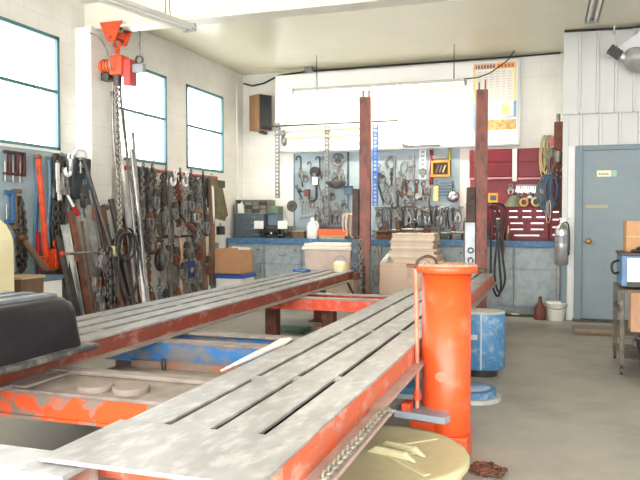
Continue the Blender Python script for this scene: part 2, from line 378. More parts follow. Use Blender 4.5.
# ================================================================== FRAME RACK
rack = thing('frame_rack', 'low red and orange steel vehicle frame-straightening rack with two plank runways', 'vehicle rack', (-1.84, 5, 0))
def P(o): o.matrix_parent_inverse = M.Identity(); return o
OFF = M.Translation((1.84, -5, 0))
def rb(mb, name, m, parent=rack, bevel=0.0):
    if parent is rack or parent.get('off'):
        mb.v = [tuple(OFF @ V(p)) for p in mb.v]
    return mb.build(name, m, parent, bevel)
HT = .60
def runway(x0, x1, y0, y1, side_m, fl_m, solid):
    # side webs + bottom flanges form the runway; planks are its sub-parts
    w = MB(); w.box(x0+.004, x0+.02, y0, y1, .5, HT-.012).box(x1-.02, x1-.004, y0, y1, .5, HT-.012)
    w.box(x0+.02, x1-.02, y1-.016, y1-.002, .5, HT-.012).box(x0+.02, x1-.02, y0+.002, y0+.016, .5, HT-.012)
    r = rb(w, 'runway', side_m, rack); r['label'] = 'red runway side' if side_m is deck_red else 'orange runway side'
    q = MB().box(x0-.045, x0+.03, y0, y1, .486, .5).box(x1-.03, x1+.045, y0, y1, .486, .5); r['off'] = 1
    o = rb(q, 'flange', fl_m, r); rb(MB().box(x0+.03, x1-.03, y0+.02, y1-.02, .505, .515), 'slot_shade_pan', mat('slot_shade', '#3d2c26', '#2e2320', 6, rough=.8), r)  # pan coloured dark to put shade into the open slots
    n = 4; g = .024 if solid else .046; wd = (x1-x0-g*(n-1))/n
    for i in range(n):
        a = x0+i*(wd+g); rb(MB().box(a, a+wd, y0+(solid if solid else 0), y1, HT-.014, HT), 'tread_plank', deck_top, r, .003)
    for yy in [y0+.9+k*1.25 for k in range(int((y1-y0-.9)/1.25)+1)]:
        for i in range(n-1):
            a = x0+(i+1)*wd+i*g; rb(MB().box(a-.002, a+g+.002, yy+.05*i, yy+.05*i+.05, HT-.016, HT-.002), 'slot_bridge', deck_top, r)
    if solid:
        rb(MB().box(x1-.004, x1+.006, y0, 2.65, .5, HT-.006), 'side_plate', deck_orange, r); rb(MB().box(x1, x1+.085, y0, 2.66, .484, .499), 'chain_ledge', fl_m, r)
        rb(MB().box(x0-.02, x1+.004, y0-.16, y0+solid, HT-.012, HT+.001), 'end_plate', deck_top, r, .002)
    del r['off']; return r
LX0, LX1, RX0, RX1 = -2.99, -2.36, -1.305, -.682
runway(LX0, LX1, 1.2, 8.42, deck_red, flange_grey, 0)
runway(RX0, RX1, 1.72, 8.52, deck_orange, flange_m, .22)
def beam(y0, y1, z0, z1, m, top, x0=LX0-.1, x1=RX1-.09, trough=True, lab=None):
    b = MB(); e = .05
    b.box(x0, x1, y0+.012, y0+.026, z0, z1-.012).box(x0, x1, y1-.026, y1-.012, z0, z1-.012).box(x0, x1, y0, y1, z0, z0+.014)
    o = rb(b, 'cross_beam', m); o['off'] = 1
    if lab: o['label'] = lab
    f = MB()
    if trough: f.box(x0, x1, y0, y0+.1, z1-.014, z1).box(x0, x1, y1-.1, y1, z1-.014, z1)
    else: f.box(x0, x1, y0, y1, z1-.014, z1)
    rb(f, 'beam_flange', top, o); del o['off']; return o
beam(6.38, 6.86, .365, .485, beam_red, flange_grey, lab='bright orange far cross beam')
beam(3.84, 4.27, .345, .485, beam_blue, dust_steel, lab='chipped blue cross beam')
beam(2.55, 2.95, .355, .485, beam_orange, dust_steel, trough=False, lab='chipped orange cross beam')
beam(1.5, 1.66, .36, .583, mat('rusty_near_beam', '#b4a79c', '#8d7a6e', 5, .5, .15, .6, c3='#d2714a', thr3=.62), deck_top, x1=-1.2, trough=False, lab='pale rusty near cross beam')
# dusty plate with rails and discs between the orange and the blue beams
pl = rb(MB().box(LX1-.2, RX0+.2, 2.952, 3.84, .325, .34), 'deck_plate', dust_steel); pl['label'] = 'dusty grey plate'
pl['off'] = 1
rb(MB().box(LX1-.1, RX0+.1, 2.87, 2.945, .486, .506), 'top_rail', dust_steel, pl, .004)
rb(MB().box(LX1+.05, LX1+.12, 2.56, 2.94, .486, .5), 'top_rail', dust_steel, pl, .004)
for y in (3.16, 3.42):
    rb(MB().box(LX1-.1, RX0+.1, y, y+.08, .34, .372), 'plate_rail', dust_steel, pl, .004)
rb(MB().box(LX1-.1, RX0+.1, 3.72, 3.76, .34, .38), 'back_rail', mat('plate_orange', '#9d6a50', '#8b7d74', 7, .5, .08, .6, c3='#d65a38', thr3=.66), pl)
for (x, y) in ((-1.94, 2.655), (-1.765, 2.665)):
    o = rb(MB().lathe([(.082, 0), (.082, .022), (.076, .026)], 24, (x, y, .485)), 'pivot_disc', mat('disc_top', '#857a72', '#a8583a', 6, .64, .05, .65), pl)
del pl['off']
rb(MB().lathe([(.001, .07), (.014, .065), (.014, 0)], 12, (-2.22, 3.7, .34)), 'stud', blackmetal)
# legs of the rack
for (x, y) in ((-2.1, 6.6), (-1.15, 6.6), (-2.7, 6.6), (-1.15, 4.05), (-2.7, 4.05), (-1.15, 2.65), (-2.7, 2.65), (-1.0, 8.1), (-2.7, 8.1)):
    rb(MB().box(x-.06, x+.06, y-.06, y+.06, .012, .366 if y < 8 else .49).box(x-.11, x+.11, y-.11, y+.11, 0, .014), 'leg', beam_orange if y < 3 else rust, rack, .004)
rb(MB().box(-2.34, -2.28, 8.3, 8.4, .5, .58), 'end_bracket', rust)
# diagonal brace seen under the near corner
rb(MB().tube([(-1.66, 2.5, .12), (-1.62, 1.72, .37)], .03, 4), 'brace', rust)
# ---- white crumpled rag strip across the blue beam end
pts = []; A = onZ(222, 368, .49); B = onZ(262, 346, .49)
rg = MB(); segs = 12
for i in range(segs+1):
    q = A.lerp(B, i/segs); pts.append((q.x+rnd.uniform(-.012, .012), q.y+rnd.uniform(-.02, .02), .53+.06*(i/segs)+rnd.uniform(-.01, .012)))
rg.tube([(-1.36, 2.74, .592), (-1.345, 2.9, .6), (-1.335, 3.06, .606), (-1.33, 3.2, .61), (-1.322, 3.34, .615), (-1.31, 3.44, .618)], [.006, .014, .02, .018, .028, .012], 7, flat=.7)
tag(rg.build('rag', mat('white_rag', '#e3ded5', '#d2cabf', 14, rough=.9)), 'crumpled white rag along the inner edge of the near runway', 'rag')
# ---- pulling chain along the flange
def chain_mesh(pts, wire, pitch, m, name, parent=None, closed=False):
    """links along a polyline"""
    mb = MB(); P_ = [V(p) for p in pts]; d = []
    for a, b in zip(P_, P_[1:]): d.append((b-a).length)
    tot = sum(d); n = max(2, int(tot/pitch))
    for i in range(n+1):
        s = tot*i/n; k = 0
        while k < len(d)-1 and s > d[k]: s -= d[k]; k += 1
        a, b = P_[k], P_[k+1]; c = a.lerp(b, s/max(d[k], 1e-6)); t = (b-a).normalized()
        u = t.orthogonal().normalized(); u = M.Rotation(R(25+90*(i % 2)), 3, t) @ u
        L = pitch*.78; wd = wire*2.0; lp = []
        for q in range(10):
            an = 2*pi*q/10; lp.append(c+t*(cos(an)*L)+u*(sin(an)*wd))
        mb.tube(lp, wire, 5, closed=True)
    return mb.build(name, m, parent)
pc = thing('pulling_chain', 'grey steel chain lying along the flange of the near runway', 'chain', (-.618, 2.5, .499))
o = chain_mesh([(0, -.62, .012), (.003, -.2, .012), (0, .12, .012), (.015, .2, -.01)], .0068, .024, chain_pale, 'chain_links', pc)
# ================================================================== BLACK TUB
tb = thing('black_tub', 'black plastic tub turned upside down on the far runway', 'tub', (-2.5, 2.35, HT))
MB().prism([(-.36, .003), (.36, .003), (.36, .03), (-.36, .03)], -.62, .62, 'y').build('lip', tub_lip, tb, .01)
bd = MB(); n = 8
prof = [(0, .03), (.008, .1), (.018, .2), (.03, .24), (.055, .262), (.1, .27)]
def rr(w, l, rad, z):
    out = []
    for cx, cy, a0 in ((w-rad, l-rad, 0), (-w+rad, l-rad, 90), (-w+rad, -l+rad, 180), (w-rad, -l+rad, 270)):
        for i in range(5): a = R(a0+i*22.5); out.append((cx+rad*cos(a), cy+rad*sin(a), z))
    return out
vs = []; fs = []; K = 20
for ins, z in prof: vs += rr(.315-ins, .59-ins, .09+ins*.3, z)
for j in range(len(prof)-1):
    for i in range(K): fs.append((j*K+i, j*K+(i+1) % K, (j+1)*K+(i+1) % K, (j+1)*K+i))
fs.append(tuple(range((len(prof)-1)*K, len(prof)*K)))
bd.add(vs, fs, True).build('tub_body', tub_m, tb)
for i in range(4):
    x = -.25+i*.125; MB().box(x, x+.08, -.5, .5, .262, .286).build('ribbed_top', mat('tub_rib_sheen', '#6d737c', '#565b63', 6, rough=.25), tb, .008, 2)  # lighter grey paints a reflected sheen onto the black tub's ribs
# ================================================================== TOWER POSTS AT THE FAR END
def post(label, px, pyt, y, rz, tower_side):
    b = onY(px, pyt, y); t = thing('pulling_tower', label, 'pulling tower', (b.x, y, 0), rz, 'red pulling towers at the end of the rack')
    H = b.z
    MB().box(-.07, .07, -.09, .09, .02, H).build('mast', post_red, t, .006)
    for s, hh in ((-.028, .1), (.046, .13)):
        MB().prism([(-.03, H-.05), (.03, H-.05), (.012, H+hh), (-.004, H+hh)], s*1.0-.008, s+.008, 'x').build('prong', post_red, t)
    MB().box(-.16, .16, -.14, .14, 0, .025).build('foot', iron, t, .004)
    return t, H
tL, HL = post('red steel pulling tower standing behind the end of the far runway', 365.5, 98, 8.78, R(10), 0)
tR, HR = post('red steel pulling tower with hoses, behind the end of the near runway', 481.5, 90.5, 8.78, R(12), 0)
# carriages and chains on the towers
MB().box(-.155, -.075, -.12, .03, 1.02, 1.62).box(-.155, -.075, -.14, -.11, 1.02, 1.1).build('carriage', mat('dark_rust', '#4f372f', '#382722', 12, rough=.6), tL, .006)
MB().box(-.165, -.07, -.13, .03, .5, .99).build('lower_plate', mat('dark_blue_steel', '#4d5763', '#3b424b', 7, rough=.5, metal=.3), tL, .006)
chain_mesh([(-.05, -.115, .95), (-.045, -.115, .55), (-.05, -.115, .1)], .011, .045, chain_pale, 'tower_chain', tL)
chain_mesh([(-.02, -.115, .7), (-.0, -.115, .1)], .011, .045, chain_m, 'tower_chain', tL)
MB().torus((-.12, -.135, .83), .02, .006).torus((-.12, -.135, .66), .026, .007).build('eye', steel, tL)
MB().box(-.17, -.075, -.12, .03, 1.2, 1.62).build('carriage', MATS['dark_rust'], tR, .006)
MB().box(-.2, -.075, -.13, .03, .62, 1.2).build('lower_plate', mat('galvanised_plate', '#a9aeb1', '#8e9396', 8, rough=.4, metal=.5), tR, .008)
MB().torus((-.13, -.14, .86), .03, .009).torus((-.13, -.14, .74), .03, .009).torus((-.12, -.13, 1.5), .03, .009).build('eye', iron, tR)
MB().box(.075, .1, -.1, .1, 1.4, 1.44).box(.075, .22, -.02, .0, 1.42, 1.44).build('hose_bracket', iron, tR)
MB().box(.07, .19, -.13, -.03, 1.43, 1.55).build('yellow_box', yellow, tR, .01)
MB().box(.095, .165, -.136, -.13, 1.46, 1.52).build('box_window', iron, tR)
# two-hook tower tops handled above; hoses of the right tower
HS = [((.12, -.06, 1.43), (.3, .02, 1.36), (.26, .02, .9), (.3, .02, .5), (.22, .0, .35), (.17, 0, .6), (.2, 0, 1.0), (.16, 0, 1.3)),
      ((.1, -.06, 1.4), (.24, -.03, 1.25), (.22, -.02, .8), (.25, 0, .42), (.2, 0, .3), (.13, 0, .55), (.13, 0, 1.2))]
def smooth(pts, k=5):
    P_ = [V(p) for p in pts]; out = []
    for i in range(len(P_)-1):
        p0, p1, p2, p3 = P_[max(0, i-1)], P_[i], P_[i+1], P_[min(len(P_)-1, i+2)]
        for j in range(k):
            t = j/k; out.append(.5*((2*p1)+(p2-p0)*t+(2*p0-5*p1+4*p2-p3)*t*t+(3*p1-p0-3*p2+p3)*t**3))
    out.append(P_[-1]); return out
for hp, lb in zip(HS, ('black hydraulic hose looping in the widest loop beside the hose-hung tower', 'black hydraulic hose hanging tight against the hose-hung tower mast')):
    t = thing('hydraulic_hose', lb, 'hose', tR.location, R(12), 'hoses on the tower')
    MB().tube(smooth(hp), .014, 7).build('hose', black, t)
    MB().cyl(hp[0], (hp[0][0]-.02, hp[0][1], hp[0][2]+.03), .017).build('hose_fitting', steel, t)
t = thing('hook_tool', 'brown spring hook hung on the hose bracket of the tower', 'hook', tR.location, R(12))
MB().tube(smooth([(.2, -.03, 1.41), (.24, -.06, 1.3), (.21, -.06, 1.1), (.27, -.06, .95), (.26, -.06, .75)]), .011, 6).build('hook', rust, t)
# hoses of the left tower
for hp, lb, m in (([(-.35, -.1, .58), (-.2, -.3, .52), (-.1, -.35, .38), (-.04, -.33, .25), (.0, -.25, .02)], 'black cable drooping off the far end of the far runway', black),
                  ([(.1, -.06, .9), (.19, -.08, .86), (.2, -.08, .45), (.15, -.08, .42), (.11, -.06, .6)], 'thin rusty wire loop hanging beside the far tower', rust_red),
                  ([(.09, -.1, .8), (.1, -.12, .4), (.12, -.1, .1)], 'green hose hanging down the right of far tower', green)):
    MBx = MB().tube(smooth([V(p)+V(tL.location) for p in hp]), .012 if m is not rust_red else .006, 7)
    tag(MBx.build('cable' if m is black else ('wire_loop' if m is rust_red else 'green_hose'), m), lb, 'cable' if m is not green else 'hose')
# yellow lidded white can on the far runway end
q = onZ(343, 271, HT)
t = thing('paint_can', 'small white and yellow can at the end of the far runway', 'can', (-2.47, 8.2, HT))
MB().lathe([(.075, 0), (.078, .05), (.08, .11), (.06, .13)], 20).build('can_body', plastic_w, t)
MB().lathe([(.081, .03), (.082, .09)], 20).build('can_label', p_yellow, t)
MB().tube(arc(0, .12, .07, 0, 180), .004, 5).build('can_handle', steel, t)
# ================================================================== ORANGE CYLINDER
CX, CY = -.536, 3.71
ct = thing('hydraulic_tower', 'bright orange upright cylinder tower with bolted top beside the near runway', 'pulling tower', (CX, CY, 0))
MB().lathe([(.125, .135), (.127, .14), (.127, .975), (.127, .975)], 40).build('cylinder_body', orange, ct)
MB().lathe([(.158, .968), (.162, .973), (.162, .998), (.158, 1.003)], 40).build('top_flange', orange, ct)
MB().lathe([(.156, 1.0035), (.154, 1.009), (.001, 1.009)], 40).build('top_plate', mat('dusty_top', '#c9a58f', '#e07a4e', 9, .55, .1, .6), ct)
for i in range(10):
    a = 2*pi*i/10; MB().cyl((.138*cos(a), .138*sin(a), 1.007), (.138*cos(a), .138*sin(a), 1.016), .011, n=6).build('bolt', dust_steel, ct)
MB().cyl((.17, -.02, .98), (.195, -.03, .98), .012).build('side_bolt', iron, ct)
MB().box(-.17, .05, -.12, .1, .13, .2).box(-.03, .125, -.13, .12, .0, .134).build('base_block', orange, ct, .008)
MB().prism([(-.235, -.2), (.03, -.26), (.05, -.2), (-.05, .1), (-.235, .02)], .235, .27, 'z').build('bracket_plate', plate_bluegrey, ct, .004)
pp = MB().tube([(-.13, -.12, .24), (-.135, -.1, .5), (-.15, -.06, .985)], .011, 8); pp.build('oil_pipe', mat('pipe_orange', '#d9704c', '#c98a74', 12, rough=.5), ct)
MB().cyl((-.131, -.118, .31), (-.132, -.115, .36), .019, n=8).build('pipe_fitting', orange_d, ct)
MB().tube(smooth([(-.15, -.06, .985), (-.143, -.05, 1.025), (-.1, -.04, 1.05), (-.06, -.02, 1.038), (-.05, 0, 1.0)]), .0075, 8).build('top_hose', MATS['dark_rust'], ct)
MB().cyl((-.2, -.06, 1.0), (-.13, -.06, 1.0), .009, n=8).build('pipe_elbow', rust, ct)
MB().prism([(-.2, .245), (-.2, .31), (-.15, .31), (-.15, .245)], -.2, -.12, 'y').build('clevis', orange_d, ct, .01)
sc_ = MB(); vs = []; fs = []
for i in range(7):
    a = R(-108+i*5); w_ = .055*sin(pi*(i+.6)/7.2)
    for z in (.44-w_*.5, .44+w_*.5): vs.append((.1275*cos(a), .1275*sin(a), z))
for i in range(6): fs.append((2*i, 2*i+2, 2*i+3, 2*i+1))
sc_.add(vs, fs, True).build('scuff_patch', mat('scuff_grey', '#b08f80', '#c4714c', 20, rough=.6), ct)
# ================================================================== LID ON THE FLOOR
ld = thing('round_tub', 'low round cream plastic tub with a wide handled lid beside orange cylinder', 'tub', (-.765, 3.1, .145))
MB().lathe([(.37, -.145), (.395, -.0)], 48).build('tub_side', lid_m, ld)
MB().lathe([(.41, 0), (.42, .012), (.42, .04), (.41, .048), (.38, .044), (.001, .058)], 64).build('lid', lid_m, ld)
hd = MB()
for s in (-1, 1): hd.prism([(-.13, .05), (.13, .05), (.075, .088), (-.075, .088)], s*.045-.016, s*.045+.016, 'y', M.Translation((.1, -.03, 0)) @ M.Rotation(R(-18), 4, 'Z'))
hd.build('handle', lid_m, ld, .012, 3)
MB().box(-.07, .07, -.03, .03, .056, .066, M.Translation((.1, -.03, 0)) @ M.Rotation(R(-18), 4, 'Z')).build('handle_recess', mat('recess', '#a79f7c', rough=.6), ld, .004)
for a in (50, 140, 230, 320):
    MB().prism([(.14, .05), (.36, .04), (.36, .05), (.14, .06)], -.02, .02, 'y', M.Rotation(R(a), 4, 'Z')).build('rib', lid_m, ld, .006)
# rusty chain heap
t = thing('chain_heap', 'small heap of rusty chain on floor beside the cream lid', 'chain', (-.3, 3.5, 0))
r2 = random.Random(3); pts = []
for i in range(26): a = i*1.1; rr_ = .02+.05*r2.random(); pts.append((rr_*cos(a)*1.3, rr_*sin(a), .012+.02*r2.random()))
chain_mesh(pts, .006, .024, rust, 'heap_links', t)
# ================================================================== BLUE TANK AND BASE
bt = thing('blue_tank', 'scuffed blue oval tank standing behind the orange cylinder', 'tank', (-.565, 5.72, 0))
MB().lathe([(.19, .06), (.2, .07), (.2, .49), (.195, .5)], 36, sy=.72).build('tank_body', blue_paint, bt)
MB().lathe([(.2, .5), (.2, .512), (.19, .516), (.001, .512)], 36, sy=.72).build('tank_lid', mat('lid_grey', '#a9aaa4', '#93938c', 8, rough=.6), bt)
MB().lathe([(.14, 0), (.15, .06)], 28, sy=.72).build('tank_foot', blackmetal, bt)
MB().box(.02, .034, -.152, -.14, .07, .5).build('seam', mat('seam_pale', '#9fb4c1', rough=.6), bt, .003)
MB().box(-.1, .0, -.149, -.139, .3, .34).build('patch', mat('patch_tan', '#c2b79c', '#a9b2b5', 20, rough=.7), bt)
bb = thing('blue_puller_base', 'low blue steel base plate with rounded end behind orange cylinder', 'puller base', (-.74, 4.95, 0))
MB().box(-.28, .15, -.15, .15, .01, .075).lathe([(.17, .01), (.17, .075)], 28, (.2, 0, 0)).build('base_body', blue_paint, bb, .004)
MB().box(-.3, .15, -.17, .17, .0, .03).lathe([(.2, .0), (.2, .03)], 28, (.2, 0, 0)).build('base_rim', mat('rim_grey', '#b9bcbb', '#9c9f9d', 8, rough=.6), bb)
MB().lathe([(.13, .076), (.13, .09), (.001, .092)], 28, (.2, 0, 0)).build('base_disc', mat('disc_worn', '#8d8b86', '#5a8fbd', 10, rough=.6), bb)
# ================================================================== FLOOR BITS UNDER THE RACK
q = onZ(315, 323, 0)
tag(MB().box(-.12, .12, -.07, .07, 0, .12).build('brick_block', pink_brick, None, .004), 'pinkish brick block on floor under the far cross beam', 'block').location = (-2.25, 7.05, 0)
tag(MB().box(-.2, .2, -.15, .15, 0, .035).build('green_tray', green, None, .01), 'flat green tray on the floor beneath the far runway', 'tray').location = (-2.78, 7.3, 0)
t = thing('jack', 'small dark floor jack under the far runway', 'jack', (-2.62, 5.75, 0), R(20))
MB().box(-.22, .22, -.1, .1, .03, .09).build('jack_body', blackmetal, t, .01); MB().cyl((.05, 0, .08), (.05, 0, .17), .045).build('jack_ram', steel, t)
for s in (-1, 1): MB().cyl((-.16, s*.08, .035), (-.16, s*.12, .035), .035).build('wheel', iron, t)
MB().box(.1, .2, -.1, .1, 0, .03).build('jack_foot', iron, t)
tag(MB().box(-.15, .15, -.08, .08, 0, .07).build('timber_block', brown, None, .005), 'brown timber block on the floor beneath the far runway', 'block').location = (-2.45, 6.1, 0)
# ================================================================== TOOL BUILDERS (hang from local origin, viewer at -y)
def n_wrench(name, label, loc, rz, L, m=steel, group=None, w=.022):
    t = thing(name, label, 'wrench', loc, rz, group); b = MB()
    b.prism([(-w*.4, -.02), (w*.4, -.02), (w*.5, -L+.03), (-w*.5, -L+.03)], -.014, -.006, 'y'); b.build('shaft', m, t)
    MB().torus((0, -.01, -.012), w*.75, w*.28).build('ring_end', m, t)
    MB().prism([(-w*.6, -L+.035), (w*.6, -L+.035), (w*1.1, -L+.0), (w*.75, -L-.03), (w*.3, -L-.005), (-w*.3, -L-.005), (-w*.75, -L-.03), (-w*1.1, -L)], -.018, -.003, 'y').build('open_end', m, t)
    return t
def n_pliers(name, label, loc, rz, L, m=gun, hm=None, group=None):
    t = thing(name, label, 'pliers', loc, rz, group)
    for s in (-1, 1):
        MB().tube(smooth([(s*.008, -.015, -.3*L), (s*.05*L/.3, -.015, -.55*L), (s*.03*L/.3, -.015, -L)], 4), .01, 6, flat=.7).build('handle', hm or m, t)
        MB().prism([(s*.002, -.3*L), (s*.03, -.25*L), (s*.022, -.05*L), (s*.002, 0)], -.024, -.006, 'y').build('jaw', m, t)
    MB().cyl((0, -.03, -.29*L), (0, -.002, -.29*L), .016, n=10).build('pivot', steel, t); return t
def n_goose(name, label, loc, rz, L, m=gun, w=.07, group=None, cat='bar'):
    b = MB(); b.tube([(-w, -.015, -.06)]+arc(-w/2, -.04, w/2, 180, 0, 8, -.015)+[(.004, -.015, -L*.5), (.03, -.015, -L)], .011, 7)
    o = b.build(name, m); o.location = loc; o.rotation_euler = (0, 0, rz); return tag(o, label, cat, group)
def n_rod(name, label, loc, rz, L, m=gun, r=.008, cat='rod', tilt=0, group=None, square=False, eye=True):
    b = MB(); e = (tilt*L, -.015, -L)
    b.tube([(0, -.015, -.02), e], r*(1.4 if square else 1), 4 if square else 7)
    if eye: b.torus((0, -.015, -.008), r*1.8, r*.6, n=10, m=5)
    o = b.build(name, m); o.location = loc; o.rotation_euler = (0, 0, rz); return tag(o, label, cat, group)
def n_hook(name, label, loc, rz, L, m=gun, r=.014, group=None, big=.06):
    t = thing(name, label, 'hook', loc, rz, group)
    MB().tube([(0, -.03, -.02), (0, -.03, -L+big)]+[(p[0], -.03, p[2]) for p in arc(-big, -L+big, big, 0, -230, 12)], [r]*2+[r]*10+[r*.8, r*.6, r*.35], 8).build('hook', m, t)
    MB().torus((0, -.03, 0), r*1.7, r*.55).build('eye', m, t); return t
def n_clamp(name, label, loc, rz, H, m=gun, jm=None, group=None, W=.09, ring=True):
    t = thing(name, label, 'clamp', loc, rz, group)
    z0 = -.03
    if ring: MB().torus((0, -.04, -.025), .024, .008).build('ring', steel, t); z0 = -.045
    h = H-.04
    MB().prism([(-W*.16, z0), (W*.16, z0), (W*.42, z0-h*.22), (W*.46, z0-h*.42), (0, z0-h*.36), (-W*.46, z0-h*.42), (-W*.42, z0-h*.22)], -.06, -.012, 'y').build('body', m, t, .004)
    for s in (-1, 1): MB().prism([(s*W*.46, z0-h*.36), (s*W*.2, z0-h*.36), (s*W*.26, z0-h*.72), (s*W*.04, z0-h*.9), (s*W*.08, z0-h), (s*W*.36, z0-h*.95), (s*W*.54, z0-h*.7)], -.06, -.016, 'y').build('jaw', jm or m, t, .004)
    MB().cyl((-W*.62, -.04, z0-h*.42), (W*.62, -.04, z0-h*.42), .012, n=8).build('bolt', steel, t)
    return t
def n_cclamp(name, label, loc, rz, W, H, m, group=None, flip=1):
    t = thing(name, label, 'clamp', loc, rz, group); b = MB(); k = W*.22
    k = W*.36; b.prism([(0, 0), (W, 0), (W, -H), (0, -H), (0, -H+k), (W-k, -H+k), (W-k, -k), (0, -k)] if flip > 0 else [(W, 0), (0, 0), (0, -H), (W, -H), (W, -H+k), (k, -H+k), (k, -k), (W, -k)], -.05, -.015, 'y'); b.build('frame', m, t, .006)
    x = k*.4 if flip > 0 else W-k*.4
    MB().cyl((x, -.032, -H-.06), (x, -.032, -H*.45), .01, n=8).build('screw', steel, t)
    MB().cyl((x-.035, -.032, -H-.05), (x+.035, -.032, -H-.05), .005, n=6).build('handle', steel, t); return t
def n_chain(name, label, loc, rz, L, m=chain_m, loops=1, hook=True, group=None, wire=.008, pitch=.03, sway=.0):
    t = thing(name, label, 'chain', loc, rz, group)
    if loops == 1: chain_mesh([(0, -.03, 0), (sway*.5, -.035, -L*.5), (sway, -.03, -L)], wire, pitch, m, 'links', t)
    else: chain_mesh(smooth([(-.012, -.03, 0), (-.045, -.05, -L*.6), (-.02, -.05, -L), (.03, -.05, -L*.9), (.04, -.045, -L*.4), (.012, -.03, 0)], 4), wire, pitch, m, 'links', t)
    if hook: MB().tube([(sway, -.035, -L), (sway, -.035, -L-.03)]+[(p[0]+sway, -.035, p[2]) for p in arc(-.03, -L-.05, .03, 30, -200, 8)], .009, 6).build('hook', m, t)
    return t
def n_strap(name, label, loc, rz, L, w, m, group=None, th=.012, cat='strap', buckle=False):
    t = thing(name, label, cat, loc, rz, group); vs = []; fs = []; n = 10
    for i in range(n+1):
        z = -L*i/n; y = -.025-.012*sin(i*.9)
        for (x, yy) in ((-w/2, y), (w/2, y), (w/2, y-th), (-w/2, y-th)): vs.append((x+.006*sin(i*.7), yy, z))
    for i in range(n):
        for k in range(4): fs.append((i*4+k, i*4+(k+1) % 4, (i+1)*4+(k+1) % 4, (i+1)*4+k))
    fs += [(3, 2, 1, 0), tuple(n*4+k for k in range(4))]
    MB().add(vs, fs, True).build('webbing', m, t)
    if buckle: MB().box(-w*.65, w*.65, -.06, -.02, -L*.32, -L*.24).build('buckle', steel, t, .004)
    MB().torus((0, -.02, .01), .02, .006).build('ring', steel, t); return t
def n_strip(name, label, loc, rz, L, w, m, group=None, holes=True):
    """perforated steel strip"""
    t = thing(name, label, 'strip', loc, rz, group); b = MB(); e = w*.24; n = max(4, int(L/.055)); hp = L/n
    b.box(-w/2, -w/2+e, -.02, -.014, -L, 0).box(w/2-e, w/2, -.02, -.014, -L, 0)
    for i in range(n+1): z = -i*hp; b.box(-w/2+e, w/2-e, -.0199, -.0141, max(-L, z-hp*.2), min(0, z+hp*.2))
    b.box(-w/2, -w/2+.004, -.014, .012, -L, 0).box(w/2-.004, w/2, -.014, .012, -L, 0)
    b.build('perforated_strip', m, t)
    for z in (-.03, -L+.03): MB().cyl((0, -.027, z), (0, -.014, z), .01, n=8).build('bolt', steel, t)
    return t
RL = pi/2
YT = 10.221                     # hanging plane on the back tool board
def B(px, py, y=YT): return onY(px, py, y)
def Lw(px, py, x=-4.656): return onX(px, py, x)

# ================================================================== BACK WALL
a = onY(275, 80, 10.08); b = onY(519.5, 147, 10.08)
wp = thing('wall_panel', 'big white glossy panel mounted high on the back wall', 'wall panel', (a.x, 10.08, 0))
Wd = b.x-a.x; z1 = 3.42; z0 = onY(400, 148.3, 10.08).z
MB().box(0, Wd, 0, YB-10.08, z0, z1).build('panel_face', panel_white, wp, .006)
MB().box(0, Wd, -.012, .0, z0-.012, z0+.012).build('bottom_edge', mat('edge_grey', '#9fa4a6', rough=.5), wp)
MB().box(Wd-.03, Wd+.004, -.008, .0, z0, z1).build('side_edge', mat('edge_pale', '#c4c9ca', rough=.5), wp)
# poster
a = onY(473.5, 64, 10.07); b = onY(516, 129, 10.07); W = b.x-a.x; H = a.z-b.z
po = thing('poster', 'yellow-edged orange and blue printed poster on the white panel', 'poster', (a.x, 10.072, b.z))
def pr(name, u0, u1, v0, v1, m, d=.001): MB().box(u0*W, u1*W, -.002-d, -.002, v0*H, v1*H).build(name, m, po)
MB().box(0, W, -.002, .004, 0, H).build('sheet', paper, po)
pr('title_band', .0, 1, .905, 1, p_orange); pr('edge_band', 0, .06, .42, .9, p_yellow); pr('edge_band', .94, 1, .42, .9, p_yellow)
pr('edge_band', 0, .06, .0, .4, p_blue); pr('edge_band', .94, 1, .18, .42, p_blue); pr('blue_band', .06, .94, .165, .21, p_pale)
pr('picture_band', .06, 1, .0, .15, mat('poster_street', '#d8b26c', '#b08055', 18, .5, .1, .6, c3='#e9d79a', thr3=.6))
pr('picture', .66, .84, .22, .36, p_yellow); pr('picture', .42, .6, .22, .34, p_pale)
tx = MB()
for i, (u, wd_) in enumerate(((.05, .035), (.105, .05), (.175, .05), (.245, .05), (.315, .05), (.385, .05), (.455, .05))):
    tx.box(u*W, (u+wd_)*W, -.005, -.0032, .92*H, .975*H)
tx.build('title_lettering', p_navy, po)
tx = MB()
for i in range(5): tx.box((.56+i*.08)*W, (.62+i*.08)*W, -.005, -.0032, .92*H, .975*H)
tx.build('title_lettering', mat('poster_rust', '#c9743a', rough=.6), po)
tx = MB()
for c in range(6):
    for r_ in range(16):
        u = .1+c*.14; v = .86-r_*.038
        if v > .42 or c < 2: tx.box(u*W, (u+.08+.03*rnd.random())*W, -.004, -.0022, v*H, (v+.014)*H)
tx.build('small_print', mat('poster_print', '#d0ccca', '#d9ccba', 30, rough=.6), po)
# dark board seam and boards
a = onY(294, 150, 10.235); b = onY(459, 240, 10.235)
seam = onY(388, 150, 10.235).x; seam = onY(348, 150, 10.235).x
for (x0, x1, lb) in ((a.x, seam-.004, 'pale blue tool board on the back wall left of the red tower'), (seam+.004, b.x, 'pale blue tool board on the back wall between the red towers')):
    pb = thing('tool_board', lb, 'tool board', (x0, 10.235, .95), 0, 'pale blue tool boards')
    MB().box(0, x1-x0, -.012, .014, 0, 1.29).build('board', peg, pb)
    MB().box(0, .02, -.016, .0, 0, 1.29).build('edge_strip', bluegrey, pb)
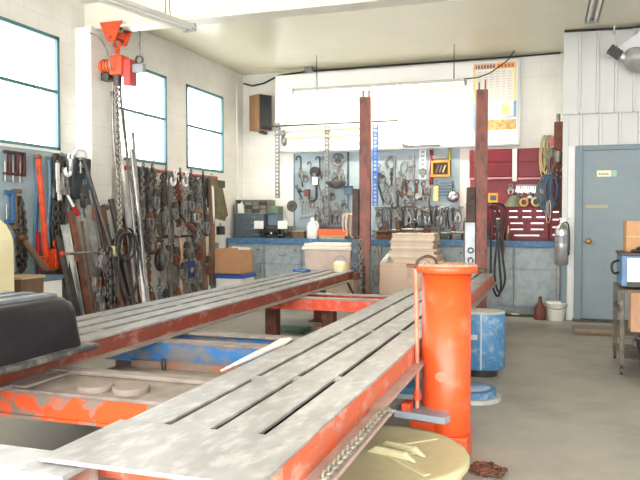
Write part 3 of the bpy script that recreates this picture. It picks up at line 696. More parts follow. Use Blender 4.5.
# speaker
a = onY(247, 94, 9.95); b = onY(269, 131, 9.95)
spk = thing('loudspeaker', 'brown wooden loudspeaker with black front high in the corner', 'loudspeaker', ((a.x+b.x)/2, 10.05, b.z+.02), R(58))
hh = a.z-b.z-.04
MB().box(-.12, .12, -.13, .13, 0, hh).build('cabinet', mat('speaker_wood', '#8b6a48', '#7d5d3e', 5, rough=.5, stretch=(6, 6, 1)), spk, .004)
MB().box(-.112, .112, -.142, -.13, .01, hh-.01).build('front_grille', black, spk, .004)
MB().box(-.03, .03, 0, .2, -.035, -.0, M.Rotation(R(-58), 4, 'Z')).build('bracket', iron, spk)
# rod rack
for px, py0, py1, lb in ((277.5, 123, 198, 'grey perforated steel strip holding the long rods, nearest the corner'), (327, 126, 226, 'grey perforated steel strip in front of the tool board')):
    A = onY(px, py0, 10.0); Bq = onY(px, py1, 10.0)
    t = n_strip('perforated_strip', lb, A, 0, A.z-Bq.z, .06, gun)
    MB().box(-.02, .02, -.012, .235, -.09, -.06).build('wall_arm', gun, t)
    for zz in (-.04, -.1, -.19):
        MB().box(-.03, .05, -.06, -.02, zz-.012, zz+.012).build('rod_arm', gun, t)
for p, q, m, lb, r in (((268, 126.5), (398, 120.5), iron, 'dark thin pipe, topmost of the three long rods by the wall panel', .011),
                       ((284, 132), (357, 127.5), yrod, 'short yellow rod, middle of the three long rods by wall panel', .012),
                       ((284, 138.5), (390, 133.5), yrod, 'long yellow rod, lowest of the three long rods by wall panel', .012)):
    tag(MB().tube([onY(*p, 9.945), onY(*q, 9.945)], r, 8).build('rod', m), lb, 'rod', 'long rods in front of the white panel')
t = thing('clamp_bunch', 'wing clamp fixed to the end of the perforated strip by the corner', 'clamp', onY(283, 138, 9.93))
MB().ball((0, 0, .06), .04).ball((.02, -.01, -.05), .045, sz=1.6).build('knob', gun, t); MB().cyl((-.06, 0, .1), (.06, 0, -.1), .012).build('screw', steel, t)
MB().box(-.06, .03, -.02, .02, .06, .12).build('jaw', gun, t)
# blue perforated upright
A = onY(375.5, 125, 9.9); Bq = onY(375.5, 206, 9.9)
t = n_strip('perforated_strip', 'bright blue perforated steel strip beside the far red tower', A, 0, A.z-Bq.z, .075, blue_strip)
MB().box(-.02, .02, -.012, .335, -.7, -.67).build('wall_arm', blue_strip, t)
# --- tools of the left board
n_goose('bent_bar', 'thin bent pry bar at the left edge of the blue tool board', B(301, 156), 0, .48, iron, .07)
n_goose('bent_bar', 'grey bent bar second along the left blue tool board', B(311, 161), 0, .36, gun, .05)
n_goose('bent_bar', 'dark square-hooked bar left of the round pulley on tool board', B(320, 156), 0, .36, iron, .06)
n_rod('steel_rod', 'thin steel rod hanging between the hooked bar and the strip', B(323, 157), 0, .3, gun)
t = thing('pulley_block', 'black pulley block above a white tag on the tool board', 'pulley', B(316, 172))
MB().lathe([(.075, -.03), (.08, -.02), (.08, .02), (.075, .03)], 18, mtx=M.Translation((0, -.05, 0)) @ M.Rotation(R(90), 4, 'X')).build('wheel', black, t)
MB().box(-.02, .02, -.09, -.02, -.16, -.02).build('strap', gun, t); MB().box(-.03, .06, -.1, -.09, -.2, -.08).build('white_tag', plastic_w, t)
n_hook('pull_hook', 'curved dark hook hanging below the pulley block', B(317, 184), 0, .26, iron, .017)
n_rod('steel_rod', 'long slanted bar from pulley block to the wrench rail', B(318, 180), 0, .45, gun, .012, tilt=.25)
t = thing('sheave', 'round grey spoked sheave wheel on a stem at board top', 'wheel', B(338.5, 160))
MB().torus((0, -.04, 0), .085, .018, n=24).build('rim', gun, t); MB().lathe([(.035, -.025), (.035, .025)], 16, mtx=M.Translation((0, -.04, 0)) @ M.Rotation(R(90), 4, 'X')).build('hub', iron, t)
for i in range(5):
    a = i*2*pi/5; MB().cyl((0, -.04, 0), (.08*cos(a), -.04, .08*sin(a)), .012, n=6).build('spoke', gun, t)
MB().box(-.015, .015, -.06, -.02, -.3, -.09).build('stem', gun, t)
n_clamp('pull_clamp', 'grey pull clamp on the tool board just below the sheave', B(336, 172), 0, .16, gun, W=.12)
t = thing('steel_dome', 'shallow grey steel bowl below the sheave on tool board', 'bowl', B(339, 184))
MB().lathe([(.001, -.08), (.09, -.06), (.15, .0), (.155, .03)], 20, (0, -.16, 0)).build('bowl', gun, t); MB().box(-.03, .03, -.04, 0, -.02, .03).build('bracket', iron, t)
n_rod('steel_rod', 'long dark straight rod along the seam of the tool boards', B(348, 153), 0, .5, iron, .008)
t = thing('blue_box', 'small dark blue box fixed on the tool board by the tower', 'box', B(349, 190.5)); MB().box(-.06, .06, -.07, 0, -.065, .065).build('box_body', bluegrey, t, .006); MB().box(-.062, .062, -.075, -.001, .04, .067).build('box_lid', mat('deep_blue', '#2d4f74', rough=.5), t, .004)
t = thing('hammer_head', 'reddish brown dolly block with dark knob on tool board', 'dolly', B(308, 192)); MB().box(-.03, .05, -.09, -.02, -.07, .04).build('block', rust_red, t, .01); MB().cyl((-.03, -.05, 0), (-.11, -.05, .02), .014).build('shank', gun, t); MB().ball((-.12, -.05, .02), .035).build('knob', iron, t)
n_rod('steel_rod', 'slanted dark rod crossing the board above wrench row', B(297, 186), 0, .26, iron, .011, tilt=.45)
t = thing('tool_rail', 'thin steel rail carrying the row of wrenches', 'rail', B(311.5, 199)); MB().box(-.2, .2, -.012, 0, -.012, .012).build('rail', steel, t)
for i in range(3): MB().cyl((-.18+i*.18, -.02, 0), (-.18+i*.18, 0, 0), .01, n=8).build('screw', iron, t)
for i in range(7):
    n_wrench('combination_wrench', '%s wrench from the left in the hanging row above white jug' % ORD[i], B(302+i*2.95, 199.5)+V((0, -.014, 0)), 0, .27-.012*i, polish, 'wrenches in the hanging row', .026)
t = thing('round_disc', 'dark round disc on the white wall beside the tool board', 'disc', onY(292.5, 206, YB-.005))
MB().lathe([(.082, -.04), (.086, -.03), (.086, 0)], 26, mtx=M.Rotation(R(-90), 4, 'X') @ M.Scale(1, 4)).build('disc', mat('grey_disc', '#6a625c', '#5a524c', 9, rough=.7), t)
MB().lathe([(.02, .0), (.02, .06)], 12, mtx=M.Rotation(R(90), 4, 'X')).build('hub', iron, t)
# heap of clamps on a ledge
t = thing('ledge', 'thin steel ledge carrying the clamps left of the red tower', 'ledge', (0, 0, 0)); a = onY(313, 224, 10.2); b = onY(350, 224, 10.2)
t.location = (a.x, 10.22, a.z-.03); MB().box(0, b.x-a.x, -.2, 0, -.012, 0).build('shelf_plate', gun, t)
for x in (.05, b.x-a.x-.05): MB().prism([(0, -.012), (-.17, -.012), (0, -.12)], x-.008, x+.008, 'x').build('bracket', gun, t)
CL = [(318, 207, gun, .16), (323, 211, steel, .15), (329, 205, gun, .17), (334, 211, iron, .13), (339, 207, gun, .17), (344, 210, steel, .15), (348, 206, gun, .18), (326, 203, iron, .12), (337, 203, steel, .12)]
for i, (x, y, m, h) in enumerate(CL):
    n_clamp('pull_clamp', '%s %s pull clamp from the left in the heap over the orange tray' % (ORD[i], {gun: 'gunmetal', steel: 'bright', iron: 'dark'}[m]), B(x, y, 10.16+.02*(i % 2)), 0, h+.08, m, gun, 'clamps heaped over the orange tray', .09)
# --- tools of the right board
def horse(px, py, r, w_, lb, m=gun, squash=1.25):
    t = thing('horseshoe_hook', lb, 'hook', B(px, py)); MB().tube([(r*cos(R(a)), -.03, r*sin(R(a))*squash) for a in range(-60, 241, 20)], w_, 8).build('hook', m, t); MB().ball((0, -.03, -r*squash-.04), .022).build('shackle', steel, t); return t
horse(391, 163, .07, .02, 'large grey horseshoe-shaped hook near the blue strip')
n_chain('short_chain', 'short chain hanging beneath the horseshoe hook', B(392, 170), 0, .16, chain_m)
horse(404.5, 167, .045, .013, 'narrow slanted steel loop right of the horseshoe hook', steel, 1.9).rotation_euler = (0, R(12), 0)
n_cclamp('square_clamp', 'square grey C clamp right of the slanted loop', B(409, 156), 0, .09, .17, gun)
n_strip('perforated_plate', 'wide white perforated strip at the top of tool board', B(423, 150), 0, .42, .1, white)
t = thing('ring_shackle', 'steel ring shackle hanging on the white perforated strip', 'shackle', B(423, 172)); MB().torus((0, -.04, 0), .045, .012).build('ring', steel, t); MB().cyl((-.05, -.04, .03), (.05, -.04, .03), .01).build('pin', gun, t)
# orange framed box with rails
t = thing('framed_box', 'orange wooden framed box of small parts on tool board', 'box', B(441.5, 169)); wv, hv = .135, .115
MB().box(-wv, wv, -.1, -.085, hv-.03, hv).box(-wv, wv, -.1, -.085, -hv, -hv+.03).box(-wv, -wv+.03, -.1, -.085, -hv+.03, hv-.03).box(wv-.03, wv, -.1, -.085, -hv+.03, hv-.03).build('front_frame', mat('orange_wood', '#d99a45', '#c98a3a', 6, rough=.6), t)
MB().box(-wv, wv, -.085, -.0, -hv, -hv+.012).box(-wv, wv, -.085, 0, hv-.012, hv).box(-wv, -wv+.012, -.085, 0, -hv, hv).box(wv-.012, wv, -.085, 0, -hv, hv).box(-wv, wv, -.012, 0, -hv, hv).build('box_sides', brown, t)
for i in range(3): MB().tube([(-.07+i*.05, -.05, -.05), (-.03+i*.05, -.06, .05)], .016, 6).build('small_part', (gun, steel, yrod)[i], t)
n_strap('red_strap', 'dark red strap hanging left of the orange framed box', B(432, 150), 0, .5, .05, mat('dark_red', '#7a2b33', '#6a252c', 6, rough=.7), cat='strap')
n_strap('yellow_strap', 'yellow-green strap hanging right of the orange framed box', B(450, 149), 0, .4, .035, mat('yellow_green', '#b6b33d', '#a3a037', 6, rough=.7), cat='strap')
t = thing('level_bar', 'short grey bar resting above the orange framed box', 'bar', B(441, 157.5)); MB().box(-.11, .11, -.06, -.0, -.02, .02).build('bar', gun, t, .004); MB().box(-.11, .11, -.065, -.06, .005, .012).build('scale', brown, t)
t = thing('slotted_rack', 'grey slotted rack of flat bars below the framed box', 'rack', B(445, 189)); 
for i in range(5): MB().box(-.13, .13, -.05, -.01, -.1+i*.045, -.08+i*.045).build('flat_bar', bluegrey, t)
MB().box(-.12, -.1, -.012, 0, -.12, .12).box(.1, .12, -.012, 0, -.12, .12).build('rack_side', iron, t)
t = thing('cream_block', 'cream rectangular block hanging by the slotted rack', 'block', B(436, 193), 0); MB().box(-.03, .045, -.06, 0, -.12, .1).build('block', yrod, t, .006); MB().torus((0, -.03, .115), .015, .005).build('ring', steel, t)
t = thing('chrome_bowl', 'shiny round chrome bowl at the right end of tool board', 'bowl', B(454, 196.5)); MB().lathe([(.001, -.05), (.05, -.045), (.085, -.02), (.09, 0), (.08, 0)], 22, mtx=M.Translation((0, -.05, 0)) @ M.Rotation(R(-100), 4, 'X')).build('bowl', chrome, t); MB().box(-.02, .02, -.05, 0, -.03, .03).build('bracket', iron, t)
n_pliers('locking_pliers', 'long-handled locking pliers hanging below the short chain', B(393, 174), 0, .42, steel)
n_pliers('grip_pliers', 'grey grip pliers left of the long-handled pliers', B(386, 182), 0, .34, gun)
n_rod('pry_bar', 'slim dark pry bar slanting beside the blue strip', B(378, 182), 0, .3, iron, .015, tilt=.3)
n_clamp('pull_clamp', 'grey pull clamp with rings above the middle of board', B(398, 178), 0, .18, gun, W=.11)
n_pliers('bolt_cutter', 'pale bolt cutter slanting in the middle of tool board', B(402, 190), 0, .3, yrod).rotation_euler = (0, R(-25), 0)
n_clamp('pull_clamp', 'tall dark pull clamp in the middle of tool board', B(405, 176), 0, .28, iron, W=.08)
n_pliers('vise_pliers', 'steel pliers with wide jaws below the square clamp', B(411, 172), 0, .36, steel)
n_clamp('pull_clamp', 'bright round-topped clamp below the square clamp', B(410, 188), 0, .2, steel, W=.12)
n_hook('pull_hook', 'brown hook left below the white perforated strip', B(417, 182), 0, .24, rust, .018)
n_hook('pull_hook', 'rust-brown double hook right below the white perforated strip', B(424, 184), 0, .22, rust, .02)
n_clamp('pull_clamp', 'small clamp beneath the white perforated strip', B(428, 180), 0, .2, gun, W=.09)
# lower row
t = thing('tool_rail', 'long steel rail carrying the lower row of hanging tools', 'rail', B(418, 207.5)); MB().box(-.66, .66, -.02, 0, -.012, .012).build('rail', gun, t)
for i in range(5): MB().cyl((-.6+i*.3, -.028, 0), (-.6+i*.3, 0, 0), .012, n=8).build('screw', iron, t)
LR = 'lower row of hanging tools'
kinds = ['rod', 'goose', 'rod', 'clamp', 'plier', 'wrench', 'hook', 'wrench', 'clamp', 'hook', 'goose', 'hook', 'wrench', 'goose', 'rod', 'clamp']
cnt = {}
tot = {k: kinds.count(k) for k in kinds}
for i, k in enumerate(kinds):
    p = B(377+i*5.45, 208.5)+V((0, -.02, 0)); j = cnt.get(k, 0); cnt[k] = j+1; o_ = ORD[j]
    if k == 'rod': n_rod('steel_rod', '%s straight rod from the left on the lower tool rail' % o_, p, 0, .22, gun, .01, group=LR)
    if k == 'goose': n_goose('bent_bar', '%s bent bar from the left on the lower tool rail' % o_, p, 0, .3, iron, .05, LR)
    if k == 'clamp': n_clamp('pull_clamp', '%s pull clamp from the left on the lower tool rail' % o_, p, 0, .2, gun, steel, LR, .08)
    if k == 'plier': n_pliers('pliers', 'pliers on the lower tool rail between clamp and wrench', p, 0, .3, steel, None, LR)
    if k == 'wrench': n_wrench('open_wrench', '%s wrench from the left on the lower tool rail' % o_, p, 0, .3, gun, LR, .03)
    if k == 'hook': n_hook('pull_hook', '%s hook from the left on the lower tool rail' % o_, p, 0, .27, iron, .014, LR)
for i in range(9):     # upright small pieces above the rail
    p = B(400+i*6.2, 203.5)+V((0, -.0, -.0)); m = (gun, iron, rust, steel)[i % 4]
    n_clamp('small_clamp', '%s small clamp from the left sitting above the lower tool rail' % ORD[i], p, 0, .11, m, steel, 'small clamps above the lower rail', .075, ring=False)
# --- corner stuff right
t = thing('air_regulator', 'rusty brown air filter unit on the corner by the cladding', 'air regulator', onY(558.2, 130, 9.5))
MB().box(-.05, .06, -.06, .06, -.25, .1).build('housing', rust, t, .01); MB().cyl((0, -.02, .1), (0, -.02, .2), .025).build('inlet', gun, t); MB().lathe([(.04, -.4), (.045, -.27)], 14).build('bowl', gun, t)
MB().box(-.02, .02, .05, .74, -.05, .0).build('bracket', iron, t); MB().box(-.1, -.05, -.05, .0, -.2, -.1).build('red_knob', red_bright, t)
def hank(name, lb, px, py, y, w_, h_, m, n=7, r=.009):
    t = thing(name, lb, 'cord', onY(px, py, y)); rr2 = random.Random(int(px*7))
    for i in range(n):
        a = .5+.5*rr2.random(); dx = (rr2.random()-.5)*w_*.6; hb = h_*(.75+.25*rr2.random()); pts = []
        for k in range(18):
            q = 2*pi*k/18; pts.append((dx+w_*.5*a*sin(q), -.02-.012*i+.01*rr2.random(), -hb/2+hb/2*cos(q)))
        MB().tube(pts, r, 6, closed=True).build('cord_loop', m, t)
    MB().cyl((0, -.14, -.01), (0, .05, 0), .008).build('peg', iron, t); return t
hank('cord_hank', 'hank of pale yellow cord hanging right of the red cabinets', 545.5, 136, 9.85, .13, .62, yrod, 4, .008)
hank('cord_hank', 'thick hank of blue cables hanging over the red tool chest', 549, 175, 9.72, .19, .5, mat('blue_cable', '#4f6f8a', '#3f5a72', 9, rough=.5), 9)
hank('cord_hank', 'hank of dark brown cables hanging by the steel cladding', 559, 172, 9.7, .14, .52, mat('brown_cable', '#5a4038', '#3f302b', 9, rough=.6), 6)
hank('cord_hank', 'hank of thin grey cable hung over the red wall cabinet', 553, 150, 9.8, .15, .34, gun, 5)
hank('wire_loop', 'thin pale wire loop dangling in front of red tool chest', 548, 200, 9.6, .06, .3, rag, 2, .004)

# --- denser second layer on the boards
BG = 'clamps and hooks crowded on the tool board'
BX = [(380, 166, 'h', gun), (384, 172, 'c', iron), (389, 192, 'c', gun), (396, 168, 'r', steel), (399, 193, 'h', iron), (407, 193, 'c', gun), (415, 166, 'r', gun), (413, 192, 'c', iron), (418, 193, 'p', steel), (427, 190, 'c', iron), (430, 196, 'h', gun), (394, 190, 'w', steel), (401, 172, 'w', gun), (408, 182, 'h', rust)]
names = {'h': 'pull_hook', 'c': 'pull_clamp', 'r': 'steel_rod', 'p': 'pliers', 'w': 'combination_wrench'}
word = {'h': 'hook', 'c': 'clamp', 'r': 'rod', 'p': 'pliers', 'w': 'wrench'}; seen = {}; PLACE = ['leftmost', 'second from the left', 'third from the left', 'fourth from the left', 'fifth from the left', 'sixth from the left']
for (x, y, k, m) in sorted(BX):
    j = seen.get(k, 0); seen[k] = j+1; lb = '%s of the %s in the outer layer between the towers' % (PLACE[j], {'h': 'hooks', 'c': 'clamps', 'r': 'rods', 'p': 'pliers', 'w': 'wrenches'}[k])
    if k == 'p': lb = 'steel pliers in the outer layer between the towers'
    p = B(x, y)+V((0, -.05, 0))
    if k == 'h': n_hook(names[k], lb, p, 0, .22, m, .015, BG, .045)
    if k == 'c': n_clamp(names[k], lb, p, 0, .17, m, gun, BG, .09)
    if k == 'r': n_rod(names[k], lb, p, 0, .3, m, .011, group=BG)
    if k == 'p': n_pliers(names[k], lb, p, 0, .28, m, None, BG)
    if k == 'w': n_wrench(names[k], lb, p, 0, .28, m, BG, .026)
LG2 = 'second layer of tools on the lower rail'
for i in range(13):
    p = B(380+i*6.1, 209)+V((0, -.07, 0)); k = 'chrch'[i % 5]
    if k == 'c': n_clamp('hanging_clamp', '%s tool from the left in the front layer of the lower rail, a clamp' % ORD[i], p, 0, .22, (iron, gun)[i % 2], steel, LG2, .08)
    if k == 'h': n_hook('hanging_hook', '%s tool from the left in the front layer of the lower rail, a hook' % ORD[i], p, 0, .28, (iron, gun)[i % 2], .015, LG2, .05)
    if k == 'r': n_rod('hanging_rod', '%s tool from the left in the front layer of the lower rail, a rod' % ORD[i], p, 0, .3, iron, .012, group=LG2)
for i, (x, y, m) in enumerate(((302, 168, gun), (306, 172, iron), (328, 165, gun), (333, 190, iron), (343, 170, gun), (345, 200, iron), (325, 190, gun), (313, 197, iron))):
    n_clamp('board_clamp', '%s clamp from the left hung about the left tool board' % ORD[sorted((302, 306, 328, 333, 343, 345, 325, 313)).index(x)], B(x, y)+V((0, -.03, 0)), 0, .16, m, steel, 'clamps about the left tool board', .085)
a = onY(402, 147.5, 10.0); b = onY(440, 144.5, 10.0)
t = thing('grey_rod', 'grey rod with forked end lying along the bottom of the wall panel', 'rod', (a.x, 10.055, z0+.026)); MB().tube([(0, 0, 0), (b.x-a.x, 0, .0)], .012, 6).build('rod', gun, t); MB().prism([(-.03, .05), (.1, .0), (0, -.0)], -.01, .01, 'y').build('fork', gun, t)
q = onZ(309, 67, ZC); t = thing('junction_box', 'small grey conduit box on the ceiling above the wall panel', 'junction box', q); MB().box(-.06, .06, -.05, .05, -.07, 0).build('box_body', gun, t, .006); MB().tube(smooth([(-.05, 0, -.03), (-.3, -.05, -.05), (-.6, -.2, -.04), (-.75, -.3, -.005)]), .008, 6).build('cord', yrod, t)

struct(MB().box(onY(512.4, 160, 10.1).x, onY(517, 160, 10.1).x, 10.09, 10.25, onY(515, 181, 10.1).z, onY(515, 149, 10.1).z).build('trim_8', white))
hank('cord_hank', 'tangled pale cord hank at the left of the corner air filter', 549, 136, 9.6, .13, .3, mat('cord_tan', '#a39c86', '#7d7663', 12, rough=.7), 5, .006)
hank('cord_hank', 'tangled rusty wire hank right below the corner air filter', 559.5, 150, 9.55, .1, .3, rust, 6, .008)
hank('cord_hank', 'small grey-green cord hank beside the thick blue cables', 541, 182, 9.7, .1, .3, mat('cord_green', '#6f7d74', '#57645c', 12, rough=.6), 5, .007)
for i, (px, py, m, lb) in enumerate(((511, 184, gun, 'small grey tool hanging at the left of the little wrenches'), (530, 192, steel, 'small steel clamp hanging below the little wrenches'), (520, 193, iron, 'small dark clamp hanging below the little wrenches'), (538, 190, gun, 'small grey clamp hanging beside the cord hanks'))):
    n_clamp('small_clamp', lb, onY(px, py, 10.17), 0, .14, m, steel, None, .08)
# ================================================================== RED CABINETS AND TOOL CHESTS
def redcab(px0, px1, py0, py1, y, lb):
    a = onY(px0, py0, y); b = onY(px1, py1, y); t = thing('wall_cabinet', lb, 'cabinet', (a.x, y, b.z), 0, 'red wall cabinets'); W = b.x-a.x; H = a.z-b.z
    MB().box(0, W, 0, YB-y-.001, 0, H).build('cabinet_body', red_cab, t, .004)
    for i in range(2): MB().box(.015, W-.015, -.012, 0, .02+i*H*.5, H*.5-.01+i*H*.5).build('door_panel', red_cab, t, .006)
    MB().box(0, W, -.02, -.0, -.012, .012).build('bottom_trim', mat('trim_pink', '#c98b8b', rough=.4), t); return t
redcab(469.5, 512, 150, 178, 10.1, 'wide red wall cabinet partly behind the near red tower')
redcab(517.5, 556, 148.5, 178, 10.1, 'red wall cabinet beside the hanging cords')
a = onY(470, 178, 10.2); b = onY(562, 239, 10.2)
t = thing('red_tool_board', 'dark red perforated tool board behind the red chests', 'tool board', (a.x, 10.2, b.z)); MB().box(0, b.x-a.x, 0, .045, 0, a.z-b.z-.015).build('board', mat('red_board', '#97303a', '#86303a', 9, rough=.5), t)
MB().box(0, b.x-a.x, -.01, 0, .5*(a.z-b.z), .5*(a.z-b.z)+.015).build('rail', red_cab, t)
for i in range(12):
    p = onY(517+i*2.3, 184.5, 10.17); n_wrench('small_wrench', '%s little wrench from the left on the red tool board' % ORD[i], p, 0, .085+.01*(i % 3), polish, 'little wrenches on the red board', .016)
CT = .95
def chest(px0, px1, py0, y, lb, rows, cols=2):
    a = onY(px0, py0, y); b = onY(px1, py0, y); t = thing('tool_chest', lb, 'tool chest', (a.x, y, CT), 0, 'red tool chests on the counter'); W = b.x-a.x; H = a.z-CT
    MB().box(0, W, 0, .38, 0, H).build('chest_body', red_cab, t, .005)
    MB().box(-.004, W+.004, -.006, .384, H, H+.018).build('chest_lid', red_cab, t, .004)
    z = .02
    for i, k in enumerate(rows):
        h = (H-.03)/len(rows); n = k; w1 = (W-.03)/n
        for c in range(n):
            d = MB().box(.015+c*w1+.004, .015+(c+1)*w1-.004, -.012, .0, z+.005, z+h-.005).build('drawer', red_cab, t, .003)
            MB().box(.015+c*w1+.2*w1, .015+c*w1+.8*w1, -.024, -.012, z+h*.5, z+h*.5+.016).build('handle', polish, d)
        z += h
    return t
chest(505.5, 549, 208, 9.78, 'wide red tool chest with chrome drawer handles', [1, 2, 2, 3, 3])
chest(549.8, 562, 208, 9.8, 'narrow red tool chest at the end of the counter', [1, 1, 1, 1])
chest(466, 476, 205, 9.78, 'narrow red tool chest left of the hose-hung tower', [1, 1, 1, 1, 1])
chest(491, 504.6, 207, 9.8, 'narrow red tool chest right of the hose-hung tower', [1, 1, 1, 1])
for px, py, m, lb, r in ((514, 207, mat('grey_green', '#77806a', '#666d5a', 7, rough=.6), 'grey-green rounded cover on top of red tool chest', .085), (524, 208, yellow, 'round yellow canister lying on top of red tool chest', .06), (536, 208, yrod, 'pale yellow canister lying on top of red tool chest', .065)):
    p = onY(px, py, 9.9); t = thing('canister', lb, 'canister', (p.x, 9.95, CT+onY(520, 208, 9.78).z-CT+.018))
    if r > .08: MB().lathe([(r*1.6, 0), (r*1.5, .04), (r*.8, .13), (.03, .16)], 18).build('cover', m, t); MB().cyl((0, 0, .15), (0, 0, .19), .02).build('knob', iron, t)
    else: MB().cyl((0, -.1, r), (0, .12, r), r, n=18).build('canister_body', m, t); MB().cyl((0, -.115, r), (0, -.1, r), r*.6, n=14).build('cap', blackmetal, t)
t = thing('spray_bottle', 'green-topped spray bottle on counter right of hose-hung tower', 'bottle', (onY(497.5, 238, 9.66).x, 9.7, CT)); MB().lathe([(.03, 0), (.032, .02), (.032, .13), (.014, .16), (.014, .2)], 16).build('bottle_body', gun, t); MB().lathe([(.018, .2), (.02, .26), (.012, .27)], 12).build('bottle_cap', green, t)
t = thing('wooden_brush', 'small wooden-handled brush standing before the red chest', 'brush', (onY(508.5, 238, 9.7).x, 9.68, CT)); MB().lathe([(.02, 0), (.028, .05), (.02, .1)], 12).build('bristles', brown, t); MB().lathe([(.014, .1), (.016, .14), (.006, .2)], 10).build('brush_handle', wood, t)
# ================================================================== COUNTER
wt = thing('worktop', 'long blue-painted worktop along the back wall', 'worktop', (-2.3, 9.9, .87))
MB().box(-2.37, 2.36, -.32, .31, 0, .08).build('top_slab', counter_blue, wt, .006)
MB().box(-2.36, 2.35, .29, .312, .08, .13).build('back_lip', bluegrey, wt)
bx = [-4.67+i*.594 for i in range(9)]
cl = ['first from the left corner', 'second from the left corner, with a cup handle', 'third from the left corner', 'behind the far red tower', 'behind the stacked cardboard', 'behind the orange cylinder', 'behind the near red tower', 'nearest the extinguisher']
for i in range(8):
    x0, x1 = bx[i], bx[i+1]; t = thing('base_cabinet', 'grey-blue base cabinet under the worktop, '+cl[i], 'cabinet', ((x0+x1)/2, 9.92, 0), 0, 'grey-blue base cabinets'); w_ = (x1-x0)/2-.002
    MB().box(-w_, w_, -.28, .31, .08, .868).box(-w_, w_, -.22, .31, 0, .08).build('cabinet_body', cab_grey, t, .003)
    d = MB().box(-w_+.012, w_-.012, -.298, -.281, .58, .85).build('drawer', cab_grey, t, .004)
    if i < 6:
        MB().tube([(-.05, -.3, .72)]+[(-.05+.1*k/6, -.318-.006*sin(pi*k/6), .715-.014*sin(pi*k/6)) for k in range(7)]+[(.05, -.3, .72)], .007, 6).build('drawer_pull', steel, d)
        MB().cyl((.2, -.305, .78), (.2, -.297, .78), .012, n=10).build('lock', iron, d)
    d = MB().box(-w_+.012, w_-.012, -.298, -.281, .1, .56).build('door', cab_grey, t, .004)
    MB().box(w_-.06, w_-.045, -.312, -.298, .44, .54).build('door_pull', steel, d)
# ================================================================== ON THE COUNTER, LEFT
a = onY(234.5, 214, 9.75); b = onY(264, 238, 9.75)
ds = thing('drawer_unit', 'dark blue-grey drawer unit on the counter by the corner', 'drawer unit', (a.x, 9.75, CT)); W = b.x-a.x; H = a.z-CT
MB().box(0, W, 0, .4, 0, H).build('unit_body', drawer_dark, ds, .004)
for i in range(4):
    h = (H-.02)/4; d = MB().box(.012, W-.012, -.012, 0, .01+i*h+.004, .01+(i+1)*h-.004).build('drawer', drawer_dark, ds, .003)
    MB().box(W*.6, W*.75, -.02, -.012, .01+i*h+h*.45, .01+i*h+h*.62).build('label_holder', steel, d)
a2 = onY(233.5, 200, 9.8); og = thing('parts_organizer', 'grey organizer of small compartments on top of drawer unit', 'organizer', (a.x-.01, 9.8, CT+H)); W2 = W+.05; H2 = a2.z-CT-H
olv = mat('organizer_grey', '#7d7c72', '#6d6c62', 6, rough=.5)
MB().box(0, W2, .28, .3, 0, H2).box(0, .012, 0, .28, 0, H2).box(W2-.012, W2, 0, .28, 0, H2).box(.012, W2-.012, 0, .28, H2-.012, H2).box(.012, W2-.012, 0, .28, 0, .012).build('case', olv, og)
for r_ in range(3):
    for c in range(3):
        w3 = (W2-.18)/3; h3 = (H2-.03)/3
        MB().box(.16+c*w3, .16+(c+1)*w3-.006, .004, .26, .014+r_*h3, .014+(r_+1)*h3-.008).build('bin', (gun, iron, olv)[(r_+c) % 3], og, .003)
t = thing('white_papers', 'crumpled white papers stuffed in the open end of the organizer', 'papers', (a.x+.075, 9.86, CT+H+.014)); MB().prism([(-.055, 0), (.06, 0), (.05, H2*.55), (.02, H2*.88), (-.03, H2*.6), (-.06, H2*.7)], -.04, .02, 'y').build('paper', plastic_w, t)
t = thing('green_box', 'dull green box on the counter beside the drawer unit', 'box', (b.x+.1, 9.95, CT)); MB().box(-.08, .09, -.1, .1, 0, .36).build('box_body', bluegrey, t, .006); MB().box(-.08, .09, -.11, .1, .362, .48).build('box_top', mat('dull_green', '#667a62', '#5a6d57', 6, rough=.6), t, .006)
# bench grinder
p = onY(272, 240, 9.72)
g = thing('bench_grinder', 'dark bench grinder with two white eye shields on the counter', 'bench grinder', (p.x, 9.78, CT))
MB().box(-.1, .1, -.08, .1, 0, .03).build('foot', blackmetal, g, .006); MB().cyl((-.11, 0, .12), (.11, 0, .12), .075, n=20).box(-.05, .05, -.05, .05, .03, .1).build('motor', blackmetal, g)
for s in (-1, 1):
    MB().cyl((s*.15, 0, .12), (s*.2, 0, .12), .1, n=22).build('wheel_guard', iron, g)
    MB().cyl((s*.205, 0, .12), (s*.215, 0, .12), .075, n=18).build('grinding_wheel', gun, g)
    MB().box(s*.19-.075, s*.19+.075, -.13, -.125, .13, .25, M.Rotation(R(-4), 4, 'X')).build('eye_shield', plastic_w, g, .004)
    MB().cyl((s*.17, -.1, .18), (s*.17, -.02, .2), .008).build('shield_arm', steel, g)
    MB().box(s*.17-.04, s*.17+.04, -.16, -.09, .05, .06).build('tool_rest', steel, g)
MB().ball((0, -.085, .07), .028).build('switch_knob', chrome, g)
t = thing('vise', 'small dark bench vise beside the grinder on the counter', 'vise', (onY(289, 238, 9.8).x, 9.85, CT)); MB().box(-.07, .07, -.09, .09, 0, .05).box(-.05, .05, -.02, .07, .05, .16).build('base', iron, t, .006); MB().box(-.09, .09, -.05, -.02, .12, .18).box(-.09, .09, .0, .03, .12, .18).build('jaw', gun, t, .004); MB().cyl((0, -.16, .11), (0, -.02, .11), .014).build('screw', steel, t); MB().cyl((-.07, -.15, .11), (.07, -.15, .11), .007).build('handle', steel, t)
t = thing('wooden_box', 'low brown wooden box on the counter left of white jug', 'box', (onY(299, 238, 9.8).x, 9.85, CT)); MB().box(-.1, .09, -.08, .08, 0, .1).build('box_body', brown, t, .004); MB().box(-.105, .095, -.085, .085, .1, .112).build('box_lid', wood, t)
